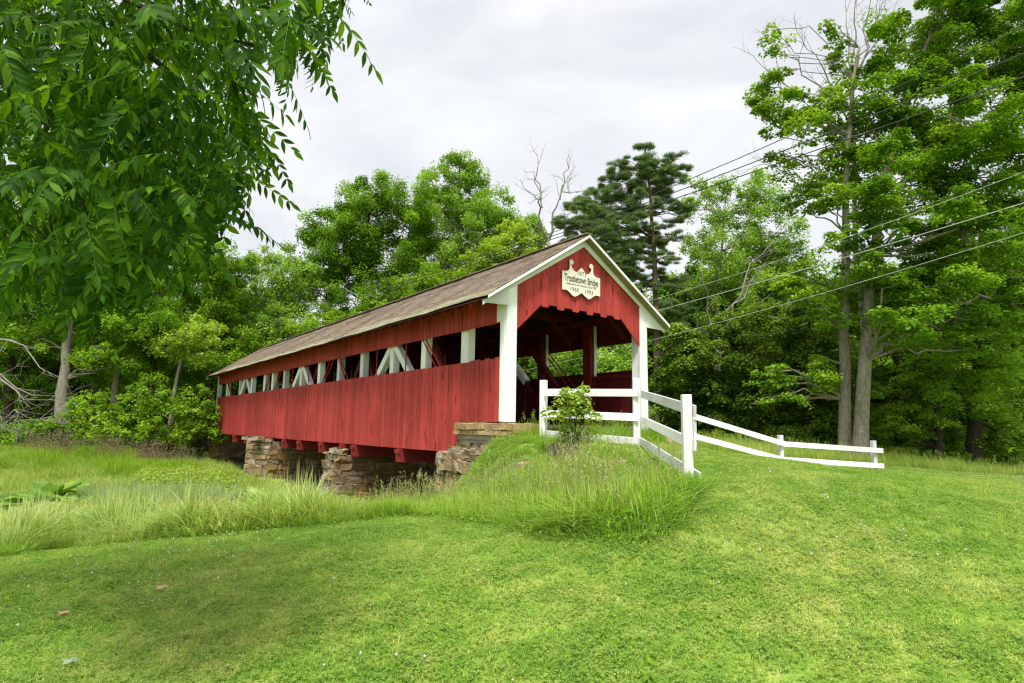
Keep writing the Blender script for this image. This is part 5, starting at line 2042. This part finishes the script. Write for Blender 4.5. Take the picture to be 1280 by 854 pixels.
# lawn: patch of mown turf with clover, set on a jittered grid
r2_ = np.random.default_rng(3)
lawn_patch = merge(blades(2300, .36, .022, .055, .0052, .8, r2_, 2), clover_leaves(170, .36, .015, .038, r2_))
lawn_patch = (lawn_patch[0], lawn_patch[1], np.clip((lawn_patch[2] - .5) * 1.55 + .53, 0, 1))
xs, ys = np.meshgrid(np.arange(-9, 30, .40), np.arange(2.2, 34, .40))
xs = (xs + r2_.uniform(-.17, .17, xs.shape)).ravel()
ys = (ys + r2_.uniform(-.17, .17, ys.shape)).ravel()
keep = in_view(xs, ys) & ~is_tall(xs, ys) & ~in_bridge_stone(xs, ys)
keep &= (ys < 26 + .15 * xs)
aB, lB = toB(xs, ys)
keep &= ~((aB > -.3) & (lB > 0))
# keep the far edge under the woods
xs, ys = xs[keep], ys[keep]
P = np.stack([xs, ys, tz(xs, ys)], 1)
scl = r2_.uniform(.85, 1.2, len(P))
scatter('lawn_grass', lawn_patch, P, euler_from_normal(terrain_normal(xs, ys), r2_.uniform(0, 6.28, len(P))), scl, LAWN, 'short mown lawn grass with clover across the foreground', 'grass')
print('lawn patches', len(P))

# clover flower heads on the lawn
def ball(n_, R, z, s, rng):
    C_, N_, D_ = [], [], []
    for k in range(10):
        d = rng.normal(size=3)
        d /= np.linalg.norm(d)
        C_.append(np.array([0, 0, z]) + d * s * .45)
        N_.append(d)
        D_.append(rng.normal(size=3))
    V, F = leaf_quads(np.array(C_), np.array(N_), np.array(D_), np.full(10, s * .9), .8, .1)
    return V, [F], np.full(len(V), .6)


cl = merge(ball(1, 0, .05, .017, r2_), blades(1, .001, .05, .051, .003, .05, r2_, 2))
xs = r2_.uniform(-7, 22, 26000)
ys = r2_.uniform(2.5, 26, 26000)
dens = .10 + .9 * (np.sin(xs * .9 + 2) * np.sin(ys * .55 + .5) > .25) + 1.6 * ((xs > 8) & (ys > 15))
keep = in_view(xs, ys) & ~is_tall(xs, ys) & (r2_.random(len(xs)) < dens * .16) & (ys < 24)
aB, lB = toB(xs, ys)
keep &= ~((aB > -.3) & (lB > -.3))
xs, ys = xs[keep], ys[keep]
P = np.stack([xs, ys, tz(xs, ys)], 1)
scatter('clover_flowers', cl, P, np.stack([np.zeros(len(P)), np.zeros(len(P)), r2_.uniform(0, 6, len(P))], 1), r2_.uniform(.7, 1.2, len(P)), PETAL, 'tiny white clover heads dotted over the mown lawn', 'flowers')


def zone(poly_px, n, rng, zoff=0.0):
    """n points inside a ground area whose corners are seen at these points of the photograph"""
    W = np.array([ghit(x, y)[:2] for x, y in poly_px])
    out = []
    lo, hi = W.min(0), W.max(0)
    k = 0
    while k < n:
        x = rng.uniform(lo[0], hi[0], n * 3)
        y = rng.uniform(lo[1], hi[1], n * 3)
        m = in_poly(x, y, W) & ~in_bridge_stone(x, y)
        out.append(np.stack([x[m], y[m]], 1))
        k += m.sum()
        if not m.any():
            break
    q = np.concatenate(out)[:n]
    return q[:, 0], q[:, 1]


def put(name, patch, xy, scl, mat, label, cat, rng, tilt=.6):
    x, y = xy
    P = np.stack([x, y, tz(x, y)], 1)
    nr = terrain_normal(x, y)
    nr[:, :2] *= tilt
    return scatter(name, patch, P, euler_from_normal(nr, rng.uniform(0, 6.28, len(P))), scl, mat, label, cat)


def world_zone(poly, n, rng, mask=None):
    W = np.array(poly)
    lo, hi = W.min(0), W.max(0)
    xs_, ys_ = [], []
    k = 0
    for _ in range(40):
        x = rng.uniform(lo[0], hi[0], n * 2)
        y = rng.uniform(lo[1], hi[1], n * 2)
        m = in_poly(x, y, poly) & ~in_bridge_stone(x, y)
        if mask is not None:
            m &= mask(x, y)
        xs_.append(x[m])
        ys_.append(y[m])
        k += m.sum()
        if k >= n:
            break
    return np.concatenate(xs_)[:n], np.concatenate(ys_)[:n]


def edge_band(i0, i1, d0, d1, n, rng):
    """points in a strip beyond the lawn's edge, between d0 and d1 metres behind it"""
    E = np.array(EDGE[i0:i1 + 1])
    seg = np.linalg.norm(np.diff(E, axis=0), axis=1)
    cs = np.concatenate([[0], np.cumsum(seg)])
    u = rng.uniform(0, cs[-1], n)
    x = np.interp(u, cs, E[:, 0])
    y = np.interp(u, cs, E[:, 1])
    r = np.hypot(x, y)
    d = rng.uniform(d0, d1, n)
    return x * (1 + d / r), y * (1 + d / r)


def leaf_patch(n, R, h, s, rng, asp=.7):
    a = rng.random(n) * 2 * PI
    rr = np.sqrt(rng.random(n)) * R
    c = np.stack([np.cos(a) * rr, np.sin(a) * rr, rng.uniform(.05, 1, n) * h * (1 - .6 * (rr / R) ** 2)], 1)
    out = np.stack([np.cos(a), np.sin(a), np.zeros(n)], 1)
    V, F = leaf_quads(c, out * .6 + np.array([0, 0, 1.0]) + rng.normal(size=(n, 3)) * .4, out + rng.normal(size=(n, 3)) * .6, rng.uniform(.7, 1.3, n) * s, asp)
    return V, [F], np.clip(rng.normal(.5, .18, n), 0, 1).repeat(4)



def zone_at(px0, px1, Y0, Y1, n, rng):
    Y = rng.uniform(Y0, Y1, n)
    px = rng.uniform(px0, px1, n)
    x = (px - 640) / FPX * Y
    return x, Y



rg = np.random.default_rng(9)
st_xy = atY(706, 566, 11.9)[:2]
def patchy(x, y):
    """uneven growth: 0.5 to 1.4 in drifts a metre or two across"""
    v = np.sin(x * 1.3 + 1.1 * np.sin(y * .9)) + np.sin(y * 1.1 + 1.7 * np.sin(x * .6 + 1)) + .7 * np.sin(x * 2.9 + y * 2.3)
    return np.clip(.92 + .2 * v, .5, 1.45)


# low broad weeds and a few yellow flowers in the turf
qx = rg.uniform(-6, 14, 5200)
qy = rg.uniform(2.6, 15, 5200)
kp = in_view(qx, qy) & ~is_tall(qx, qy) & ~in_bridge_stone(qx, qy) & (patchy(qx * .7, qy * .7) > .95) & (rg.random(5200) < .22)
put('lawn_weeds', leaf_patch(11, .085, .045, .055, rg, .6), (qx[kp], qy[kp]), rg.uniform(.5, 1.2, kp.sum()), LF_MAPLE, 'low broad-leaved weeds flat in the mown lawn', 'weeds', rg, 1.0)
tx_ = rg.uniform(-6, 14, 5200)
ty_ = rg.uniform(2.6, 14, 5200)
kp = in_view(tx_, ty_) & ~is_tall(tx_, ty_) & ~in_bridge_stone(tx_, ty_) & (rg.random(5200) < .30)
put('lawn_tufts', blades(34, .07, .04, .10, .0055, .55, rg, 3, .8, .4), (tx_[kp], ty_[kp]), rg.uniform(.5, 1.15, kp.sum()), LF_TALL, 'slightly taller grass tufts missed by the mower on the lawn', 'grass', rg, 1.0)
# arching sedge along the lawn's edge, left
sedge = blades(95, .15, .45, 1.05, .021, .62, rg, 5, 1.7, .85)
sxy = edge_band(0, 6, .35, 2.6, 360, rg)
put('sedge_clumps', sedge, sxy, rg.uniform(.6, 1.0, 360) * np.clip(patchy(*sxy), .6, 1.15), LF_SEDGE, 'pale arching sedge along the lower left lawn edge', 'grass', rg)
# short fringe in front of it and at the foot of the bank
fringe = merge(blades(70, .2, .05, .26, .009, .6, rg, 3, .8, .3), leaf_patch(8, .2, .1, .05, rg))
put('edge_fringe', fringe, edge_band(0, 16, -.3, .5, 1000, rg), rg.uniform(.4, 1.3, 1000), LF_TALL, 'low unmown grass fringe between lawn and tall grass', 'grass', rg)
# meadow behind, up to the bridge and the woods
mead = merge(blades(130, .42, .16, .60, .018, .55, rg, 3, 1.0, .5), seed_stalks(2, .4, .3, .6, rg), leaf_patch(16, .4, .28, .09, rg, .5))
MP = [EDGE[0], EDGE[4], EDGE[6], EDGE[7], tuple(fromB(-1.2, 3.0)[:2]), tuple(fromB(-1.4, 14)[:2]), tuple(fromB(-1.0, 29.5)[:2]), (-24, 40), (-34, 37), (-30, 24), (-16, 12)]


def off_plants(x, y):
    m = in_view(x, y, 120)
    for px, py, Y_, r in BROAD_SPOTS:
        q = atY(px, py, Y_)
        m &= np.hypot(x - q[0], y - q[1]) > r
    return m


BROAD_SPOTS = [(62, 622, 17.0, 1.2), (88, 626, 16.2, 1.1), (38, 626, 16.8, 1.1), (318, 607, 16.5, .9), (352, 617, 15.5, .9), (388, 622, 14.8, .8), (112, 622, 18.0, .6)]
mx_, my_ = world_zone(MP, 4200, rg, off_plants)
put('meadow_grass', mead, (mx_, my_), rg.uniform(.6, 1.15, 4200) * np.clip(patchy(mx_, my_), .55, 1.2), LF_MEADOW, 'soft pale meadow grass left of the bridge', 'grass', rg)
# grass of the bank by the abutment and fence
bank = merge(blades(105, .24, .10, .50, .0125, .6, rg, 4, 1.0, .45), leaf_patch(22, .24, .26, .07, rg, .5))
BP = EDGE[7:] + [(ce.x - .05, ce.y), (c2.x - .05, c2.y + .1), (c1.x + .2, c1.y + .1), tuple(fromB(.2, -.5)[:2]), tuple(fromB(-.2, .4)[:2]), tuple(fromB(-.75, .7)[:2]), tuple(fromB(-.75, 2.6)[:2]), tuple(fromB(-1.2, 4.5)[:2])]


def seg_dist(x, y, p, q):
    ex, ey = q.x - p.x, q.y - p.y
    t_ = np.clip(((x - p.x) * ex + (y - p.y) * ey) / (ex * ex + ey * ey), 0, 1)
    return np.hypot(x - p.x - t_ * ex, y - p.y - t_ * ey)


def bank_h(x, y):
    """grass is shorter on the thin soil near the masonry and the fence"""
    a_, l_ = toB(x, y)
    d_ = np.hypot(np.maximum(0, -.5 - a_), np.maximum(0, np.abs(l_ + .3) - 1.6))
    return np.clip(.55 + .25 * d_, .5, 1.05) * np.minimum(patchy(x * 1.6, y * 1.6), 1.2) * np.clip(.3 + .75 * np.minimum(seg_dist(x, y, c1, c2), seg_dist(x, y, c2, ce)), .3, 1)


bx_, by_ = world_zone(BP, 2600, rg)
put('bank_grass', bank, (bx_, by_), rg.uniform(.6, 1.15, len(bx_)) * bank_h(bx_, by_), LF_TALL, 'tall bright green grass on the bank before the portal fence', 'grass', rg)
wx_, wy_ = world_zone(BP, 95, rg)
put('bank_weeds', leaf_patch(70, .26, .32, .10, rg, .5), (wx_, wy_), rg.uniform(.5, 1.1, 95) * np.clip(bank_h(wx_, wy_), .4, 1), LF_MAPLE, 'dark leafy weeds scattered through the bank grass', 'weeds', rg, .4)
qx_, qy_ = st_xy[0] + rg.normal(size=22) * .38, st_xy[1] - .15 + rg.normal(size=22) * .2
put('stump_weeds', merge(leaf_patch(50, .16, .3, .08, rg, .5), blades(30, .16, .15, .4, .01, .5, rg, 4, .9)), (qx_, qy_), rg.uniform(.5, 1.0, 22), LF_TALL, 'weeds and grass crowding round the stump below the sapling', 'weeds', rg, .4)
sx_, sy_ = world_zone(BP, 360, rg)
stalk = seed_stalks(7, .2, .45, .85, rg)
put('grass_seed_heads', stalk, (sx_, sy_), rg.uniform(.5, .95, len(sx_)) * bank_h(sx_, sy_), LF_STRAW, 'straw coloured grass seed heads rising from the bank', 'grass', rg, .3)
# grass in front of the corner post and inside the fence
gx, gy = world_zone([tuple(fromB(-.2, -.4)[:2]), tuple(fromB(-.3, -1.6)[:2]), (c2.x, c2.y + .1), tuple(fromB(3.6, -1.6)[:2]), tuple(fromB(4.2, -.4)[:2])], 260, rg)
put('portal_grass', merge(blades(60, .2, .2, .5, .008, .4, rg, 4, .7), seed_stalks(3, .2, .4, .8, rg)), (gx, gy), rg.uniform(.3, .8, len(gx)), LF_TALL, 'loose tall grass growing at the bridge portal behind the fence', 'grass', rg, .3)
# far side bank and weeds along the woods on the right
wx, wy = world_zone([(6, 19.5), (8.5, 20.8), (12.5, 22.3), (20, 24.5), (36, 29), (36, 36), (10, 30), (5.5, 22)], 1500, rg)
put('wood_edge_weeds', merge(blades(110, .35, .25, .7, .011, .4, rg, 3, .7), seed_stalks(5, .35, .4, .8, rg)), (wx, wy), rg.uniform(.6, 1.1, len(wx)), LF_MEADOW, 'rough weeds and grass along the foot of the right woods', 'weeds', rg)
# stands of other grasses in the meadow
def stand(name, px0, px1, Y0, Y1, n, h0, h1, w, mat, label, lean=.4):
    pt = blades(70, .3, h0, h1, w, lean, rg, 4, 1.1, .5)
    Y_ = rg.uniform(Y0, Y1, n)
    x_ = (rg.uniform(px0, px1, n) - 640) / FPX * Y_
    put(name, pt, (x_, Y_), rg.uniform(.6, 1.15, n), mat, label, 'grass', rg, .2)


stand('blue_green_grass', 125, 300, 15.3, 19.5, 230, .3, .72, .018, LF_BLUE, 'soft blue-green grass tufts in the middle of the left meadow', .45)
stand('golden_grass', 60, 330, 12.8, 15.2, 190, .25, .55, .016, LF_GOLD, 'golden brown grass stand behind the pale sedge', .3)
stand('pale_grass', 300, 560, 11.4, 13.2, 150, .14, .36, .014, LF_SEDGE, 'pale feathery grass beyond the lawn edge before the lit pier', .45)

plx, ply = zone_at(285, 430, 13.6, 17.5, 60, rg)
put('pier_weeds', leaf_patch(40, .4, .5, .15, rg, .5), (plx, ply), rg.uniform(.5, 1.0, 60), LF_BROAD, 'leafy weeds crowding the feet of the two stone piers', 'weeds', rg, .2)

# brown seed-headed weeds before the left woods
put('brown_weeds', merge(seed_stalks(12, .6, .5, 1.3, rg, .26, .03)), zone_at(40, 250, 30.0, 35, 150, rg), rg.uniform(.55, 1.1, 150), LF_BROWN, 'brown seed-headed weeds in a band before the left woods', 'weeds', rg, .2)
rxy = zone_at(-40, 255, 24.0, 33, 560, rg)
put('reed_grass', merge(blades(110, .5, .3, 1.0, .020, .28, rg, 3, .5, .4), leaf_patch(10, .5, .4, .12, rg, .5)), rxy, rg.uniform(.5, 1.0, 560) * np.clip(patchy(rxy[0] * .6, rxy[1] * .6), .5, 1.15), LF_MAPLE, 'upright dark green reeds across the middle of the meadow', 'reeds', rg, .2)


# shrubs of the wood floor
ux, uy = zone_at(-60, 262, 37, 46, 240, rg)
put('wood_floor_shrubs', leaf_patch(420, .8, 1.1, .13, rg), (ux, uy), rg.uniform(.6, 1.2, 240), LF_DARK, 'dark leafy undergrowth on the floor of the left woods', 'undergrowth', rg, .2)
ux, uy = zone_at(815, 1330, 29, 40, 420, rg)
put('wood_edge_shrubs', leaf_patch(420, .8, 1.1, .13, rg), (ux, uy), rg.uniform(.5, 1.1, 420), LF_DARK, 'dark leafy undergrowth along the floor of the right woods', 'undergrowth', rg, .2)
ux, uy = zone_at(330, 810, 44, 52, 200, rg)
put('far_bank_shrubs', leaf_patch(420, .9, 1.6, .15, rg), (ux, uy), rg.uniform(.7, 1.3, 200), LF_DARK, 'dark leafy undergrowth behind the bridge', 'undergrowth', rg, .2)
# ferny yellow-green growth beside the piers
fx, fy = zone_at(190, 300, 19.5, 26, 150, rg)
put('fern_patch', leaf_patch(260, .45, .75, .10, rg, .45), (fx, fy), rg.uniform(.7, 1.15, 150), LF_FERN, 'yellow-green ferny plants in the meadow near the pointed pier', 'ferns', rg, .2)


# ------------------------------------------------------------------ single plants, stump, rocks, litter
def broad_plant(name, label, base, leaves, L, w, mat, group, seed, up=.8):
    """rosette of big separate leaves"""
    rng = np.random.default_rng(seed)
    t = empty(name, (base[0], base[1], gz(base[0], base[1])))
    tag(t, label, 'plant', group)
    for k in range(leaves):
        az = k * 2.4 + rng.uniform(-.4, .4)
        out = np.array([math.cos(az), math.sin(az), 0])
        sd = np.array([-math.sin(az), math.cos(az), 0])
        ll = L * rng.uniform(.65, 1.15)
        el = rng.uniform(.35, 1.15) * up
        V, F = [], []
        n = 7
        for i in range(n):
            u = i / (n - 1)
            c = out * ll * (u * math.cos(el) + .15 * u * u) + np.array([0, 0, 1]) * ll * (u * math.sin(el) - .42 * u * u) + np.array([0, 0, .03])
            prof = max(.02, math.sin(PI * min(1, max(0, (u - .12) / .88)) ** .8)) * w * rng.uniform(.9, 1.1)
            wav = .10 * w * math.sin(i * 2.1 + k)
            V += [tuple(c - sd * prof * .5 + np.array([0, 0, .16 * prof + wav])), tuple(c), tuple(c + sd * prof * .5 + np.array([0, 0, .16 * prof - wav]))]
            if i:
                q, p = 3 * i, 3 * i - 3
                F += [(p, p + 1, q + 1, q), (p + 1, p + 2, q + 2, q + 1)]
        me = np_mesh('leaf', np.array(V), np.array(F), np.full(len(V), np.clip(rng.normal(.5, .2), 0, 1)), True)
        link('leaf', me, mat, t)
    return t


G_B = 'broad-leaved plants in the meadow'
for k, (px, py, Y, n, L, w, lab) in enumerate([
        (62, 622, 17.0, 18, 1.35, .50, 'large pale broad-leaved plant in the left meadow, biggest of its patch'),
        (88, 626, 16.2, 14, 1.2, .46, 'broad-leaved plant at the right end of the big leafy patch'),
        (38, 626, 16.8, 13, 1.1, .42, 'broad-leaved plant at the left end of the big leafy patch'),
        (318, 607, 16.5, 11, 1.0, .32, 'broad-leaved plant at the foot of the pointed pier'),
        (352, 617, 15.5, 11, 1.1, .34, 'broad-leaved plant with a tall upright leaf between the two piers'),
        (388, 622, 14.8, 9, .80, .28, 'small broad-leaved plant just left of the lit pier end'),
        (112, 622, 18.0, 9, .65, .28, 'small low broad-leaved plant right of the big leafy patch')]):
    p = atY(px, py, Y)
    broad_plant('broadleaf_plant', lab, (p[0], p[1]), n, L, w, LF_BROAD, G_B, 200 + k, 1.0)

# sapling before the portal fence
sp = pz(718, 548, 12.3)
sap = empty('sapling', (sp.x, sp.y, gz(sp.x, sp.y)))
tag(sap, 'young leafy sapling growing in front of the portal fence', 'sapling')
_b = np.array(sap.location)
mb = MB()
_r = np.random.default_rng(33)
stem_tops = []
CC, NN, DD, SS = [], [], [], []
for (x, y) in [(718, 491), (708, 497), (729, 498), (700, 506), (736, 508), (722, 499), (714, 505), (728, 510), (706, 512), (718, 508), (734, 536), (704, 538)]:
    e = atY(x, y, 12.3 + _r.uniform(-.2, .2)) - _b
    limb(mb, (_r.uniform(-.06, .06), _r.uniform(-.06, .06), -.05), e, .010, .004, _r, .03, 6)
    for q in range(3):
        C_, N_, D_ = clump_leaves(e + _r.normal(size=3) * .10, .17, 30, .07, .7, _r, .45, .8)
        CC.append(C_); NN.append(N_); DD.append(D_)
        SS.append(_r.uniform(.07, .145, len(C_)))
mb.build('stems', BARK_D, sap, True)
V, F = leaf_quads(*map(np.concatenate, (CC, NN, DD)), np.concatenate(SS), .62)
link('crown', np_mesh('crown', V, F, np.clip(_r.normal(.6, .15, len(F)), 0, 1).repeat(4)), LF_FERN, sap)

# old stump on the bank
st = pz(706, 566, 11.9)
stump = empty('tree_stump', (st.x, st.y, gz(st.x, st.y) - .02))
tag(stump, 'low dark weathered stump in the bank grass below the sapling', 'stump')
mb = MB()
a = np.linspace(0, 2 * PI, 22, endpoint=False)
rad = .20 + .03 * np.sin(a * 5) + .02 * np.sin(a * 9 + 1)
vs = []
for z, k in ((-.3, 1.3), (.08, 1.1), (.25, 1.0), (.36, .93)):
    vs += [(k * r * math.cos(t) * 1.25, k * r * math.sin(t), z + (.05 * math.sin(t * 4) if z > .4 else 0)) for r, t in zip(rad, a)]
fs = []
for i in range(3):
    for k in range(22):
        j = (k + 1) % 22
        fs.append((i * 22 + k, i * 22 + j, i * 22 + 22 + j, i * 22 + 22 + k))
fs.append(tuple(range(66, 88)))
mb._add(vs, fs)
mb.build('stump_wood', STUMP_M, stump)

# rocks in the bank
def rock(px, py, Y, s, label, mat=STONE_G, seed=1):
    rs_ = random.Random(seed)
    bm = bmesh.new()
    bmesh.ops.create_icosphere(bm, subdivisions=2, radius=1)
    for v in bm.verts:
        v.co *= 1 + rs_.uniform(-.14, .14)
        v.co.z = max(v.co.z, -.5)
        v.co.z = min(v.co.z, .62)
    me = bpy.data.meshes.new('rock')
    bm.to_mesh(me)
    bm.free()
    p = pz(px, py, Y)
    o = link('rock', me, mat, None, (p.x, p.y, gz(p.x, p.y) + s[2] * .12))
    o.scale = s
    o.rotation_euler = (rs_.uniform(-.1, .1), rs_.uniform(-.1, .1), rs_.uniform(0, 3))
    tag(o, label, 'rock', 'rocks in the bank')


rock(732, 575, 11.3, (.46, .3, .26), 'large pale rock right of the stump in the bank grass', seed=1)
rock(625, 592, 11.6, (.44, .26, .22), 'flat grey rock below the abutment in the bank grass', seed=2)
rock(812, 610, 9.0, (.16, .12, .15), 'small pale rock near the downhill fence', seed=3)
rock(768, 580, 11.0, (.30, .2, .22), 'mid-sized rock half hidden in grass left of the downhill fence', seed=4)
rock(660, 578, 11.9, (.3, .2, .2), 'low rock half hidden in grass left of the stump', seed=5)
rock(843, 548, 15.2, (.28, .2, .15), 'pale flat stone by the right portal corner post', STONE_Y, seed=6)

# litter on the lawn
LEAF_DEAD = plain_mat('fallen_leaf_pale', (0.26, 0.34, 0.20), .8)
LEAF_TAN = plain_mat('fallen_leaf_tan', (0.50, 0.36, 0.2), .7)


def fallen(px, py, s, mat, label):
    p = ghit(px, py)
    V, F = [], []
    n = 12
    for k in range(n):
        a_ = 2 * PI * k / n
        r = s * (.6 + .4 * abs(math.cos(2.5 * a_)))
        V.append((r * math.cos(a_) * 1.3, r * math.sin(a_), .25 * s * math.sin(3 * a_)))
    V.append((0, 0, .2 * s))
    F = [(k, (k + 1) % n, n) for k in range(n)]
    mb = MB()
    mb._add(V, F)
    o = mb.build('fallen_leaf', mat)
    o.location = (p[0], p[1], p[2] + .05)
    o.rotation_euler = (.2, .1, 1.0)
    tag(o, label, 'leaf', 'fallen leaves on the lawn')


fallen(86, 838, .045, LEAF_DEAD, 'pale green fallen leaf in the lower left of the lawn')
fallen(201, 741, .05, LEAF_TAN, 'tan fallen leaf on the left lawn')
fallen(78, 776, .04, LEAF_TAN, 'brown fallen leaf near the left edge of the lawn')
